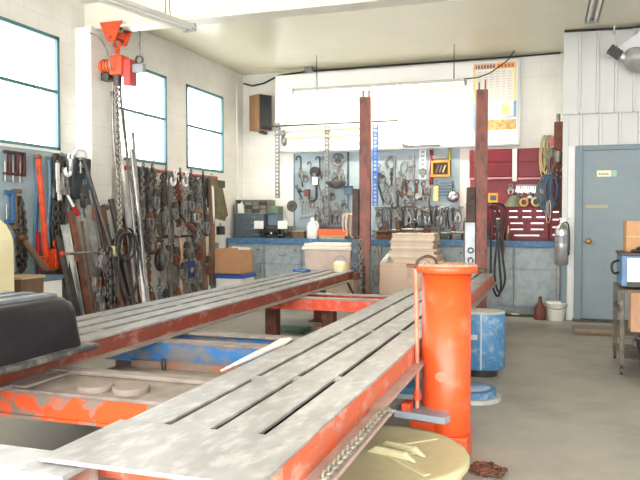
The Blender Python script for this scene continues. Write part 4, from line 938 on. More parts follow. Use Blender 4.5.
t = thing('scraper', 'thin steel rod lying across the back of counter', 'rod', (onY(294, 220, 10.1).x, 10.12, CT+.2)); t.location.z = CT+.012; MB().cyl((-.25, 0, 0), (.25, 0, 0), .01).build('rod', steel, t)
# jug
p = onY(311.5, 238, 9.7); jg = thing('white_jug', 'white plastic jug standing on the worktop', 'jug', (p.x, 9.74, CT))
MB().lathe([(.075, 0), (.082, .015), (.082, .17), (.06, .225), (.026, .25), (.026, .275)], 24).build('jug_body', plastic_w, jg); MB().lathe([(.03, .27), (.03, .3), (.025, .303)], 16).build('jug_cap', plastic_w, jg)
MB().tube(smooth([(.03, -.02, .25), (.085, -.03, .235), (.1, -.03, .16), (.08, -.02, .12)]), .011, 7).build('jug_handle', plastic_w, jg)
a = onY(318.5, 233, 9.72); b = onY(349, 233, 9.72)
t = thing('orange_tray', 'long orange tray raised on wood on the worktop', 'tray', ((a.x+b.x)/2, 9.8, CT)); w_ = (b.x-a.x)/2
MB().box(-w_, w_, -.1, .1, .045, .06).box(-w_, w_, -.1, -.09, .06, .14).box(-w_, w_, .09, .1, .06, .14).box(-w_, -w_+.01, -.09, .09, .06, .14).box(w_-.01, w_, -.09, .09, .06, .14).build('tray_body', orange_tray, t); MB().box(-w_+.01, w_-.06, -.09, .09, 0, .044).build('wood_riser', wood, t)
# red and white mop standing head up
p = onY(352, 215, 8.93); mo = thing('string_mop', 'pale string mop standing head-up beside the far red tower', 'mop', (p.x, 8.93, 0)); zt = p.z
MB().tube([(.03, .0, 0), (.0, 0, zt-.02)], .013, 8).build('mop_handle', mat('pink_wood', '#d8b7a2', '#c9a58f', 5, rough=.6), mo)
for i in range(16):
    a = i*2*pi/16; r_ = .05+.025*(i % 3); ln = .2+.1*((i*7) % 5)/5
    MB().tube(smooth([(0, 0, zt), (r_*cos(a), r_*.7*sin(a), zt+.01), (r_*1.3*cos(a), r_*sin(a), zt-.1), (r_*1.1*cos(a), r_*sin(a), zt-ln)], 3), .012, 5).build('strand', rag, mo)
MB().tube([(.05, -.03, zt-.1), (.06, -.03, zt-.32)], .016, 6).build('red_clip', red_bright, mo)
# --- clutter on counter right
rr3 = random.Random(11)
for i in range(14):
    px = 379+i*6.6; p = onY(px, 236, 9.85); m = (gun, iron, steel, rust)[i % 4]; t = thing('clamp_piece' if i % 2 else 'pull_block', '%s %s from the left along the counter below the lower rail' % (ORD[i], 'upright pull clamp' if i % 2 else 'squat metal block'), 'clamp' if i % 2 else 'block', (p.x, 9.85+.1*(i % 3), CT), rr3.uniform(-.5, .5), 'metal pieces along the counter')
    h = .12+.14*rr3.random()
    if i % 2:
        MB().box(-.05, .05, -.04, .04, 0, .04).build('base', m, t, .005); MB().prism([(-.04, .04), (.04, .04), (.015, h+.08), (-.03, h+.06)], -.025, .025, 'y').build('body', m, t, .004); MB().torus((0, 0, h+.09), .025, .008).build('ring', steel, t)
    else:
        MB().box(-.07, .07, -.05, .05, 0, h*.5).build('block', m, t, .008); MB().cyl((-.09, 0, h*.5+.02), (.09, 0, h*.5+.02), .02).build('bolt', steel, t)
t = thing('dark_toolbox', 'low dark steel box on the counter above the cardboard', 'box', (onY(409, 236, 9.7).x, 9.68, CT)); MB().box(-.22, .22, -.06, .06, 0, .1).build('box_body', iron, t, .006); MB().box(-.22, .22, -.062, .062, .1, .115).build('box_lid', blackmetal, t)
for i, (px, py, lb) in enumerate(((383, 229, 'rusty toothed pull hook sticking out right of far tower'), (391, 233, 'brown rusty clamp lying just right of far tower'))):
    p = onY(px, py, 9.6); t = thing('rusty_clamp', lb, 'clamp', (p.x, 9.66, CT), R(10*i)); hz = p.z-CT
    MB().box(-.1, .12, -.05, .05, 0, .06).build('base', rust, t, .008); MB().prism([(-.09, .06), (.06, .06), (.11, hz), (-.02, hz+.05), (-.08, hz)], -.03, .03, 'y').build('jaw', rust, t, .006); MB().cyl((-.1, -.03, .1), (.12, -.05, .12), .018).build('screw', iron, t)
# ================================================================== BOXES BEFORE THE COUNTER
a = onY(306, 244, 9.2); b = onY(356, 244, 9.2); t = thing('storage_bin', 'beige bin with thick white lid behind the far runway', 'bin', ((a.x+b.x)/2, 9.28, 0)); w_ = (b.x-a.x)/2; zt = onY(330, 243.5, 9.05).z
binm = mat('bin_beige', '#d5c2b4', '#c8b3a4', 5, rough=.6)
vs = [(-w_+.08, -.2, 0), (w_-.08, -.2, 0), (w_-.08, .2, 0), (-w_+.08, .2, 0), (-w_+.03, -.24, zt-.09), (w_-.03, -.24, zt-.09), (w_-.03, .24, zt-.09), (-w_+.03, .24, zt-.09)]
MB().add(vs, [(0, 3, 2, 1), (4, 5, 6, 7), (0, 1, 5, 4), (1, 2, 6, 5), (2, 3, 7, 6), (3, 0, 4, 7)]).build('bin_body', binm, t, .01); MB().box(-w_, w_, -.27, .27, zt-.09, zt-.045).box(-w_+.03, w_-.03, -.25, .25, zt-.045, zt).build('bin_lid', mat('lid_white', '#e9e0d3', '#ded4c6', 5, rough=.5), t, .012)
a = onY(381, 262, 9.0); b = onY(441, 262, 9.0); zb = onY(420, 263, 9.0).z
t = thing('cardboard_carton', 'large pale cardboard carton standing before the counter', 'carton', ((a.x+b.x)/2, 9.2, 0)); w_ = (b.x-a.x)/2
MB().box(-w_, w_, -.28, .28, 0, zb).build('carton_body', cardpale, t, .004); MB().box(-w_, w_, -.281, -.279, zb-.05, zb-.045).box(-.03, .03, -.283, -.28, zb-.2, zb).build('tape', mat('tape_tan', '#bf9f82', rough=.4), t)
z = zb+.001
SH = [(393, 438, .03), (391, 437, .028), (388, 437, .035), (389, 434, .03), (391, 436, .026), (390, 432, .034), (391, 434, .028), (390, 433, .024), (391, 434, .03), (392, 434, .026), (391, 433, .02)]
avail = onY(410, 233.5, 8.9).z-z; k_ = avail/sum(s[2] for s in SH)
for i, (x0, x1, h) in enumerate(SH):
    a = onY(x0, 250, 8.95); b = onY(x1, 250, 8.95); h *= k_; n_ = len(SH)-i
    lb = 'pale flattened carton, %s' % ('topmost of the stack' if n_ == 1 else 'bottommost of the stack' if i == 0 else '%s from the top of the stack' % ORD[n_-1])
    t = thing('flat_carton', lb, 'cardboard', ((a.x+b.x)/2, 9.2, z), R(rr3.uniform(-2, 2)), 'stack of flat cardboard panels'); w_ = (b.x-a.x)/2
    MB().box(-w_, w_, -.25+.02*rr3.random(), .24, 0, h*.93).build('panel', mat('panel_pale%d' % (i % 3), ('#dccab6', '#d3bda6', '#e2d4c3')[i % 3], ('#d3bda6', '#c9b199', '#d9c8b4')[i % 3], 4, rough=.8), t, .003)
    z += h
a = onY(440, 263, 9.2); t = thing('small_carton', 'small pale carton on floor right of the cardboard stack', 'carton', (a.x+.17, 9.3, 0)); MB().box(-.14, .2, -.2, .2, 0, .66).build('carton_body', cardpale, t, .004); MB().box(-.02, .02, -.202, -.2, .5, .66).build('tape', wood, t)
# crumpled white wrap
p = onY(384, 256, 8.9); t = thing('plastic_wrap', 'crumpled white plastic wrap at the side of cardboard stack', 'wrap', (p.x+.02, 8.98, zb-.02)); vs = []
MB().tube(smooth([(-.1, 0, -.04), (-.04, -.02, .03), (.0, 0, .08), (.04, .02, .14)], 4), [.02, .03, .04, .05, .04, .05, .045, .05, .04, .045, .04, .03, .02][:13], 7, flat=.6).build('wrap', plastic_w, t)
# cardboard box on white tote
a = onY(214, 252, 8.7); b = onY(242, 252, 8.7); zb2 = onY(232, 275, 8.6).z; zt = onY(232, 251, 8.6).z
t = thing('open_carton', 'open brown cardboard box below the corner of the counter', 'carton', ((a.x+b.x)/2, 8.85, zb2)); w_ = (b.x-a.x)/2; h = zt-zb2
MB().box(-w_, w_, -.2, -.19, 0, h).box(-w_, w_, .19, .2, 0, h).box(-w_, -w_+.01, -.19, .19, 0, h).box(w_-.01, w_, -.19, .19, 0, h).box(-w_, w_, -.2, .2, 0, .01).build('carton_body', cardboard, t)
MB().prism([(-w_, h), (w_*.9, h), (w_*.8, h+.04), (-w_*.7, h+.03)], -.205, -.197, 'y').build('flap', cardboard, t); MB().prism([(-.1, h), (.2, h), (.24, h+.03), (-.05, h+.05)], .1, .11, 'y').build('paper_lining', plastic_w, t)
t = thing('white_tote', 'white tote with blue lid beneath the open brown box', 'tote', ((a.x+b.x)/2, 8.85, 0)); MB().box(-w_+.06, w_+.02, -.22, .22, 0, zb2-.05).build('tote_body', plastic_w, t, .01); MB().box(-w_+.05, w_+.04, -.24, .24, zb2-.05, zb2-.001).build('tote_lid', bluecloth, t, .01)
t = thing('blue_packet', 'small bright blue packet on the far end of far runway', 'packet', (-2.9, 8.0, HT)); MB().box(-.1, .1, -.04, .04, 0, .035).build('packet', bluecloth, t, .01); MB().box(-.06, .06, -.042, -.04, .01, .03).build('label_patch', blue_paint, t)
# ================================================================== RIGHT SIDE
p = onY(561.3, 265, 9.0); q = onY(561.3, 222, 9.0); t = thing('fire_extinguisher', 'silver fire extinguisher hung beside the grey door', 'fire extinguisher', (p.x, 9.02, p.z)); h = q.z-p.z
MB().lathe([(.065, 0), (.078, .015), (.078, h-.1), (.06, h-.05), (.026, h-.03), (.026, h)], 26).build('cylinder', polish, t)
MB().box(-.02, .05, -.015, .015, h, h+.03).box(-.03, .09, -.012, .012, h+.035, h+.05).build('valve_handle', steel, t); MB().tube(smooth([(.03, 0, h), (.075, -.01, h-.03), (.088, -.02, .3), (.084, -.02, .12)]), .009, 7).build('hose', black, t)
MB().lathe([(.0785, .26), (.0785, .36)], 26).build('label_band', mat('pale_label', '#a9adb4', '#6f7680', 26, rough=.4), t); MB().box(-.03, .03, .06, .1, .1, .14).build('bracket', iron, t)
p = onZ(556, 320.5, 0); bk = thing('white_bucket', 'white plastic bucket on the floor left of grey door', 'bucket', (p.x, 9.08, 0))
MB().lathe([(.09, 0), (.092, .01), (.118, .2), (.125, .205), (.125, .222), (.115, .222), (.09, .03), (.001, .03)], 26).build('bucket_body', plastic_w, bk); MB().tube(smooth([(-.125, 0, .2), (-.11, -.09, .17), (0, -.14, .15), (.11, -.09, .17), (.125, 0, .2)]), .005, 5).build('bucket_handle', steel, bk)
t = thing('red_funnel', 'rust-red cone bottle on the floor beside white bucket', 'bottle', (-.165, 9.08, 0)); MB().lathe([(.07, 0), (.075, .02), (.07, .13), (.03, .2), (.018, .25), (.001, .26)], 20).build('bottle_body', rust_red, t); MB().lathe([(.02, .25), (.02, .28), (.001, .285)], 12).build('nozzle', iron, t)
t = thing('black_tray', 'thin black tray on the floor before the counter', 'tray', (-.42, 9.3, 0)); MB().box(-.22, .2, -.06, .08, 0, .02).build('tray', black, t, .006); MB().lathe([(.05, .021), (.05, .028)], 16, (-.05, 0, 0)).build('white_lid', plastic_w, t)
t = thing('pipe_stub', 'black pipe end standing on floor below the cabinet', 'pipe', (-.75, 9.2, 0)); MB().lathe([(.05, 0), (.05, .05), (.04, .05), (.04, .01)], 16).build('pipe', black, t)
tag(MB().box(-.02, .02, -.02, .02, 0, 1.02).build('drain_pipe', gun, None, .008), 'thin grey pipe running down beside the extinguisher', 'pipe').location = (.045, 9.22, 0)
p0 = onZ(572, 336, 0); t = thing('wood_step', 'flat wooden step board on floor before the door', 'step', (.55, 8.14, 0)); MB().box(-.36, .42, -.14, .14, .0, .07).build('tread', mat('step_wood', '#86796a', '#75695b', 4, rough=.75, stretch=(.6, 5, 5)), t, .006); MB().box(-.34, .4, -.142, -.14, .01, .03).build('front_edge', brown, t)
# cart
cx0, cx1, cy0, cy1 = .515, 1.05, 6.08, 6.75; cm = mat('cart_worn', '#756b5e', '#54493e', 8, .5, .15, .6, .2, c3='#a39c90', thr3=.68)
ca = thing('welding_cart', 'rusty tube-framed cart carrying the welder by the door', 'cart', ((cx0+cx1)/2, (cy0+cy1)/2, 0)); ww, dd = (cx1-cx0)/2, (cy1-cy0)/2
for sx in (-1, 1):
    for sy in (-1, 1): MB().box(sx*ww-.018, sx*ww+.018, sy*dd-.018, sy*dd+.018, .07, .68).build('leg', cm, ca, .004); MB().cyl((sx*ww-.012, sy*dd, .035), (sx*ww+.012, sy*dd, .035), .035, n=14).build('caster', iron, ca)
MB().box(-ww-.02, ww+.02, -dd-.02, dd+.02, .66, .68).build('top_shelf', cm, ca, .004); MB().box(-ww, ww, -dd, dd, .3, .315).build('middle_shelf', cm, ca, .004); MB().box(-ww, ww, -dd, dd, .12, .135).build('bottom_shelf', cm, ca, .004)
for sx in (-1, 1): MB().box(sx*ww-.008, sx*ww+.008, -dd, dd, .48, .51).build('side_rail', cm, ca)
we = thing('welder', 'blue welder with white front panel on the cart', 'welder', (.8, 6.35, .68)); 
MB().box(-.29, .29, -.22, .26, .02, .27).build('case', weld_blue, we, .008); MB().box(-.25, .28, -.235, -.22, .06, .25).build('front_panel', plastic_w, we, .004); MB().box(-.25, .28, -.238, -.234, .02, .06).build('lower_panel', blackmetal, we)
for i in range(4): MB().box(-.15, -.1, -.242, -.235, .1+i*.03, .118+i*.03).build('vent', iron, we)
MB().cyl((.1, -.26, .15), (.1, -.235, .15), .035, n=18).build('dial', black, we); MB().box(-.3, .3, -.23, .27, .27, .29).build('tray_top', blackmetal, we, .004)
MB().tube(smooth([(-.1, -.24, .04), (-.05, -.33, .07), (.05, -.36, -.02), (.14, -.32, .05), (.2, -.24, .1)]), .012, 6).build('lead', mat('lead_grey', '#b5b0a4', '#8d887e', 9, rough=.5), we); MB().tube(smooth([(.1, -.25, .12), (.0, -.3, .12), (.18, -.32, .1), (.26, -.25, .07)]), .012, 6).build('lead', black, we)
MB().tube(smooth([(-.29, .0, .22), (-.34, -.02, .2), (-.35, -.02, .15), (-.33, -.02, .11), (-.29, 0, .12)]), .011, 7).build('cable_loop', black, we)
t = thing('gun_cable', 'black cable coiled on top of the welder', 'cable', (.72, 6.25, .97)); MB().torus((0, 0, .012), .12, .012, 'z', 20).torus((.02, .02, .034), .1, .012, 'z', 20).build('coil', black, t); MB().cyl((.1, 0, .03), (.2, -.03, .03), .018).build('torch', iron, t)
t = thing('brown_carton', 'brown cardboard box on top of the welder', 'carton', (.8, 6.46, .97)); z = onY(635, 221, 6.32).z-.97
MB().box(-.24, .25, -.12, .18, 0, z).build('carton_body', cardboard, t, .004); MB().box(-.24, .25, -.122, -.12, z*.48, z*.52).build('tape', wood, t)
t = thing('torn_carton', 'brown cardboard box hung low at the front of the cart', 'carton', (.755, 5.94, .38)); MB().box(-.2, .25, -.1, .1, 0, .3).build('carton_body', mat('card_dull', '#a98467', '#9a7559', 5, rough=.8), t, .004); MB().cyl((-.1, -.103, .12), (-.1, -.1, .12), .025).build('hole', brown, t)
MB().box(-.18, .22, .1, .13, .1, .27).build('hanger', cm, t)
bk = thing('black_bucket', 'black plastic bin standing on floor at the right edge', 'bucket', (.8, 5.7, 0)); MB().lathe([(.17, 0), (.175, .01), (.22, .34), (.23, .345), (.23, .37), (.215, .37), (.17, .03), (.001, .03)], 28).build('bucket_body', black, bk); MB().box(-.24, -.22, -.04, .04, .3, .34).build('grip', blackmetal, bk)
# fixture at top right
p = onY(637.5, 62, 8.75); t = thing('dome_fixture', 'grey dome-shaped fixture with dark ribbed end on the cladding', 'fixture', p)
MB().lathe([(.001, .09), (.08, .078), (.14, .04), (.165, -.03), (.17, -.055), (.155, -.055)], 30, mtx=M.Rotation(R(28), 4, 'Y') @ M.Rotation(R(150), 4, 'X')).build('dome', mat('dome_grey', '#a9aaa6', '#93948f', 4, rough=.35, metal=.2), t)
MB().cyl((0, .05, .05), (.05, .32, .12), .03).build('arm', white, t)
o = MB().box(-.07, .08, -.05, .05, -.045, .045); mt = M.Translation((-.24, 0, .13)) @ M.Rotation(R(38), 4, 'Y'); o.v = [tuple(mt @ V(q)) for q in o.v]; o.build('ribbed_end', iron, t)
for i in range(4):
    o = MB().box(-.06+i*.035, -.045+i*.035, -.055, .055, -.05, .05); o.v = [tuple(mt @ V(q)) for q in o.v]; o.build('fin', black, t)
MB().tube([(-.17, 0, .08), (-.08, 0, .04)], .03, 8).build('neck', white, t)
MB().prism([(-.32, .13), (.3, .13), (.3, .48), (.12, .46)], .24, .26, 'y').build('back_plate', mat('plate_white', '#dcdde0', rough=.4), t)
# ================================================================== LEFT WALL: TOOL BOARD BY THE FIRST WINDOW
t = thing('tool_board', 'grey-blue tool board on the left wall below the first window', 'tool board', (XL+.02, 5.0, .3)); MB().box(-.018, .012, -1.2, 1.09, 0, 1.59).build('board', pegleft, t); MB().box(-.018, .02, -1.2, 1.09, 1.59, 1.615).build('top_edge', white, t)
red_cl = mat('clamp_red_brown', '#522a29', '#3a2120', 10, rough=.6)
for i, (px, py) in enumerate(((1, 150), (9, 151), (16, 152))):
    n_cclamp('c_clamp', ('dark red C clamp at the left edge of the picture, top of the board', 'dark red C clamp second along the top of the grey board', 'dark red C clamp third along the top of the grey board')[i], Lw(px, py), RL, .075, .22, red_cl, 'red C clamps on the grey board', 1)
n_cclamp('c_clamp', 'blue C clamp on the grey board below the red clamps', Lw(2, 190), RL, .11, .3, mat('clamp_blue', '#2f6390', '#28557c', 8, rough=.5))
n_cclamp('c_clamp', 'brown C clamp on the grey board right of blue clamp', Lw(10, 189), RL, .1, .36, brown, flip=-1)
n_chain('hook_chain', 'dark chain with large hook hanging at left below clamps', Lw(17, 200), RL, .62, iron, 2, True, wire=.011, pitch=.04)
n_hook('pull_hook', 'heavy grey hook at the lower end of the left board', Lw(17, 245), RL, .26, gun, .018)
n_strap('blue_bar', 'long flat blue bar hanging on the grey board left of orange pole', Lw(33, 158), RL, 1.35, .05, mat('bar_blue', '#4a7795', '#3f6883', 8, rough=.5), cat='bar')
n_strap('blue_bar', 'long flat pale blue bar hanging just right of orange pole', Lw(46, 160), RL, 1.2, .04, mat('bar_pale_blue', '#6f93a8', '#61849a', 8, rough=.5), cat='bar')
# orange pipe puller
a = onX(38, 157, -4.58); b = onX(47, 262, -4.5)
t = thing('orange_puller', 'long orange pulling pole with clamp head leaning on the left board', 'pulling pole', b)
d = a-b
MB().box(-.02, .02, -.02, .02, 0, d.length, d.to_track_quat('Z', 'Y').to_matrix().to_4x4()).build('pole', orange_d, t, .006); MB().ball(tuple(d), .032).build('pole_end', rust_red, t)
MB().box(-.03, .06, -.09, .03, -.14, .06).build('head', orange_d, t, .012); MB().box(-.03, .06, .05, .16, -.16, .12).build('sliding_jaw', orange_d, t, .012); MB().box(-.02, .04, .06, .12, -.34, -.16).build('lower_jaw', orange_d, t, .01)
MB().cyl((.015, -.12, -.03), (.015, .18, -.03), .022).build('screw', rust, t); MB().torus((.02, .1, .17), .03, .012, 'x').build('ring', orange_d, t)
# dark gear hanging with tags
n_chain('load_chain', 'black doubled load chain hanging right of the orange pole', Lw(54, 158), RL, 1.0, iron, 2, True, wire=.013, pitch=.045)
n_strap('black_strap', 'wide black strap hanging by the white tags', Lw(52, 157), RL, 1.25, .09, black, cat='strap', buckle=True)
n_strap('black_strap', 'narrow black strap with buckle hanging right of white tags', Lw(60, 156), RL, 1.0, .06, blackmetal, cat='strap', buckle=True)
for (px, py, w_, h_, lb) in ((57, 163, .05, .16, 'upper white tag hanging among the black straps'), (58, 180, .06, .12, 'middle white tag hanging among the black straps'), (59, 190, .05, .1, 'lowest white tag hanging among the black straps')):
    t = thing('white_tag', lb, 'tag', Lw(px, py, -4.54), RL); MB().box(-w_/2, w_/2, -.012, 0, -h_, 0).build('tag', plastic_w, t, .003); MB().torus((0, -.005, .012), .012, .004).build('ring', steel, t)
n_clamp('pull_clamp', 'bright steel clamp on the black straps at window corner', Lw(61, 168, -4.55), RL, .24, steel)
n_wrench('long_spanner', 'grey spanner hanging below the white tags', Lw(59, 205), RL, .34, gun, w=.05)
# hammer with white handle and red grip
a = onX(66, 192, -4.5); b = onX(77, 213, -4.48); d = b-a; t = thing('grip_lever', 'white-shafted lever with red grip hanging at an angle', 'lever', a); MB().cyl((0, 0, 0), tuple(d*.72), .014).build('shaft', plastic_w, t); MB().cyl(tuple(d*.68), tuple(d*1.1), .026).build('grip', red_bright, t); MB().box(-.03, .03, -.05, .03, -.03, .05).build('head', gun, t, .006)
# black bag and straps
t = thing('black_bag', 'slack black pouch with blue patch hanging beside the pilaster', 'bag', Lw(74, 158, -4.6), RL)
MB().prism([(-.1, 0), (.16, 0), (.13, -.2), (.05, -.4), (-.1, -.42), (-.16, -.38), (-.14, -.15)], -.1, 0, 'y').build('pouch', mat('bag_black', '#3a3f45', '#30343a', 7, rough=.8), t, .02); MB().prism([(.03, -.15), (.12, -.15), (.1, -.33), (.0, -.33)], -.108, -.1, 'y').build('patch', mat('patch_blue', '#2d5470', rough=.6), t); MB().tube([(-.1, -.05, 0), (-.02, -.05, .08), (.1, -.05, .08), (.15, -.05, 0)], .012, 6).build('handle', white, t)
n_strap('grey_strap', 'wide grey strap hanging below the white-topped hook', Lw(68, 158, -4.6), RL, 1.1, .1, greystrap)
n_hook('white_hook', 'white painted hook at the top edge beside the pouch', Lw(68, 157, -4.5), RL, .18, white, .018, big=.04)
n_cclamp('small_c_clamp', 'small bright C clamp above the pouch', Lw(77, 157, -4.5), RL, .09, .1, steel)
n_clamp('pull_clamp', 'dark clamp hanging below the pouch', Lw(81, 180, -4.5), RL, .28, iron)
n_clamp('pull_clamp', 'grey clamp hanging low beside the pilaster', Lw(84, 192, -4.5), RL, .26, gun)
# crowbars slanting against pilaster
def lean(name, label, p0, p1, r, m, cat='bar', x0=-4.5, x1=-4.2, group=None, square=False, ang=0):
    A = onX(*p0, x0); Bq = onX(*p1, x1); d = (Bq-A)
    k = (A.z-.012)/(A.z-Bq.z); F = A+d*k
    if F.x > -3.2: F.x = -3.2
    t = thing(name, label, cat, F, 0, group); D = A-F
    if square == 'angle':
        q = D.to_track_quat('Z', 'Y').to_matrix().to_4x4() @ M.Rotation(R(ang), 4, 'Z')
        MB().box(-r, r, -.005, .005, 0, D.length, q).build('flange', m, t); MB().box(-r, -r+.01, 0, r*1.6, 0, D.length, q).build('flange', m, t)
    elif square:
        q = D.to_track_quat('Z', 'Y').to_matrix().to_4x4()
        MB().box(-r, r, -r*.8, r*.8, 0, D.length, q).build('shaft', m, t, .004)
        MB().box(-r*.8, r*.8, -r*.6, r*.6, D.length, D.length+.004, q).build('end_face', iron, t)
    else:
        MB().tube([(0, 0, 0), tuple(D)], r, 10).build('shaft', m, t); MB().tube([tuple(D*.985), tuple(D*1.004)], r*1.15, 10).build('end_cap', m, t)
    return t
lean('crowbar', 'long dark crowbar slanting across the pilaster', (84, 160), (104, 225), .018, iron, 'crowbar', -4.45, -4.25)
lean('crowbar', 'second thin dark crowbar right of the long crowbar', (87, 168), (98, 220), .014, blackmetal, 'crowbar', -4.45, -4.3)
t = thing('rusty_clamp', 'rusty red ratchet clamp hung against the pilaster', 'clamp', onX(97, 210, -4.38), RL); MB().box(-.09, .06, -.06, 0, -.1, .03).build('body', rust_red, t, .01); MB().box(-.04, .0, -.05, -.01, -.32, -.08).build('bar', rust_red, t, .006); MB().prism([(.0, -.1), (.09, -.05), (.1, -.2), (.02, -.22)], -.05, -.01, 'y').build('jaw', rust, t, .006); MB().cyl((.05, -.03, .02), (.13, -.03, .03), .03).build('knob', blackmetal, t)
LG = 'bars leaning on the left wall'
LEANS = [
 ('steel_bar', 'rust-brown square tube leaning, widest of the left group', (70, 212), (86, 302), .036, rust, 'bar', True, 0),
 ('steel_bar', 'rusty red tube leaning beside the wide brown tube', (74, 250), (84, 305), .03, rust_red, 'bar', True, 0),
 ('angle_iron', 'bright angle iron leaning left of the brown square tube', (63, 225), (76, 300), .03, polish, 'bar', 'angle', 20),
 ('steel_bar', 'black flat bar leaning at the left of the bar group', (60, 240), (74, 300), .03, blackmetal, 'bar', True, 0),
 ('steel_bar', 'dark bar leaning just left of the bright angle iron', (57, 236), (70, 300), .02, iron, 'bar', True, 0),
 ('angle_iron', 'dark grey angle iron leaning in front of the pilaster foot', (88, 205), (104, 300), .04, gun, 'bar', 'angle', -20),
 ('steel_bar', 'rusty bar leaning under the rusty ratchet clamp', (95, 225), (112, 306), .03, rust, 'bar', True, 0),
 ('steel_bar', 'brown timber leaning in the middle of bar pile', (99, 232), (118, 306), .045, brown, 'bar', True, 0),
 ('steel_bar', 'grey pipe leaning beside the brown timber', (92, 230), (105, 305), .025, gun, 'pipe', False, 0),
 ('angle_iron', 'rust-dark angle iron leaning right of the brown timber', (104, 236), (124, 306), .035, rust, 'bar', 'angle', 10),
 ('steel_bar', 'thick dark bar with rounded end leaning left of the cable coil', (111, 200), (130, 290), .03, iron, 'bar', False, 0),
 ('steel_bar', 'dark wide plank leaning behind the black cable coil', (113, 240), (134, 302), .045, mat('plank_dark', '#4f463d', '#3f382f', 6, rough=.7), 'plank', True, 0),
 ('angle_iron', 'brown angle iron leaning behind the cable coil', (120, 216), (136, 300), .03, rust, 'bar', 'angle', 0),
 ('bright_bar', 'wide bright angle iron leaning right of the cable coil', (128, 225), (143, 300), .038, polish, 'bar', 'angle', 35),
 ('steel_pole', 'tall bright steel pole leaning left of the chain rack', (131, 150), (148, 300), .022, polish, 'pole', False, 0),
 ('steel_pole', 'tall thin grey pole leaning behind the bright pole', (133, 133), (146, 300), .017, steel, 'pole', False, 0),
 ('steel_pole', 'tall pale square pole standing below the hoist', (115, 105), (134, 285), .02, polish, 'pole', True, 0),
 ('steel_pole', 'tall grey slim pole just right of the hoist chain', (123, 112), (140, 290), .016, steel, 'pole', False, 0),
 ('thin_rod', 'thin dark rod leaning at the far left of the bar pile', (66, 232), (80, 303), .012, iron, 'rod', False, 0),
 ('thin_rod', 'thin rusty rod leaning left of the brown timber', (90, 215), (102, 303), .012, rust, 'rod', False, 0),
 ('thin_rod', 'thin grey rod leaning between timber and dark plank', (108, 225), (121, 303), .012, gun, 'rod', False, 0),
 ('thin_rod', 'thin black rod leaning just left of the thick dark bar', (104, 205), (120, 303), .013, blackmetal, 'rod', False, 0),
 ('thin_rod', 'thin brown rod leaning across the pilaster foot', (82, 222), (94, 303), .014, brown, 'rod', False, 0),
 ('steel_bar', 'dark flat bar leaning between black flat bar and brown tube', (68, 245), (81, 304), .026, blackmetal, 'bar', True, 0),
 ('bright_bar', 'short bright flat bar leaning among the poles', (124, 185), (141, 295), .03, polish, 'bar', 'angle', 60),
]
for nm, lb, a, b, r, m, cat, sq, ang in LEANS: lean(nm, lb, a, b, r, m, cat, -4.44, -4.2, LG, sq, ang)
# clamps heaped on the bars
for i, (px, py, m, h) in enumerate(((99, 250, gun, .3), (104, 262, iron, .32), (98, 272, rust, .28), (108, 278, gun, .3), (102, 288, iron, .26), (112, 292, rust, .26), (94, 262, iron, .28))):
    n_clamp('pull_clamp', '%s clamp from the top in the heap tied to leaning bars' % ORD[i], onX(px, py, -4.02), RL, h, m, gun, 'clamps heaped on the leaning bars', .12)
n_chain('heavy_chain', 'heavy dark chain draped down the leaning bars', onX(106, 250, -4.0), RL, .55, iron, 2, False, wire=.012, pitch=.042)
t = thing('slide_hammer', 'long thin slide hammer lying across the leaning bars', 'slide hammer', onX(62, 254, -4.05)); e = onX(104, 252, -4.05)-t.location; MB().cyl((0, 0, 0), tuple(e), .013, n=8).build('shaft', gun, t); MB().box(-.03, .03, .9*e.y, e.y, -.04, .03).build('weight', iron, t, .008); MB().tube([tuple(e*.3+V((0, 0, -.07))), tuple(e*.3+V((0, 0, .09)))], .012, 6).build('cross_handle', rust, t); MB().ball((0, 0, 0), .025).build('red_tip', red_bright, t)
# black cable coil
t = thing('cable_coil', 'black cable coil hung on the leaning bars', 'cable', onX(121, 245, -3.98), RL)
for i, (rx, rz_, cx_, cz_) in enumerate(((.13, .15, 0, 0), (.11, .13, .01, .01), (.17, .34, .05, -.18), (.15, .13, .0, -.01))):
    MB().tube([(cx_+rx*cos(2*pi*k/22), -.02-.015*i, cz_+rz_*sin(2*pi*k/22)) for k in range(22)], .013, 6, closed=True).build('coil_loop', black, t)
t = thing('yellow_clip', 'yellowed clip beside the black cable coil', 'clip', onX(113, 250, -4.0), RL); MB().box(-.05, .05, -.05, 0, -.06, .04).build('clip_body', yrod, t, .01); MB().torus((.0, -.025, .05), .02, .006).build('ring', iron, t)
# brown diagonal bar at left
a = onX(22, 238, -4.5); b = onX(50, 275, -4.4); t = thing('steel_bar', 'brown bar slanting across the grey board by the orange puller', 'bar', b); d = a-b; MB().tube([(0, 0, 0), tuple(d)], .03, 8).build('shaft', brown, t); MB().ball(tuple(d), .04).build('knob', rust, t); MB().box(-.03, .03, -.1, .12, -.06, .05).build('head', iron, t, .01)
t = thing('brown_box', 'brown box standing below the grey board at left', 'box', onX(22, 300, -4.3)); t.location.z = 0; MB().box(-.15, .12, -.14, .13, 0, .74).build('box_body', brown, t, .006); MB().box(-.16, .13, -.15, .14, .74, .76).build('box_lid', wood, t)
t = thing('white_box', 'white box below the orange puller', 'box', onX(41, 300, -4.3)); t.location.z = 0; MB().box(-.13, .1, -.13, .16, 0, .7).build('box_body', plastic_w, t, .006); MB().box(-.14, .11, -.14, .17, .7, .74).build('box_lid', bluegrey, t)
t = thing('red_handle_tool', 'small red-handled tool hanging behind the orange puller', 'tool', Lw(37, 232, -4.6), RL); MB().box(-.02, .02, -.03, 0, -.2, 0).build('handle', red_bright, t, .006); MB().box(-.015, .03, -.025, -.005, -.34, -.2).build('blade', gun, t, .004)
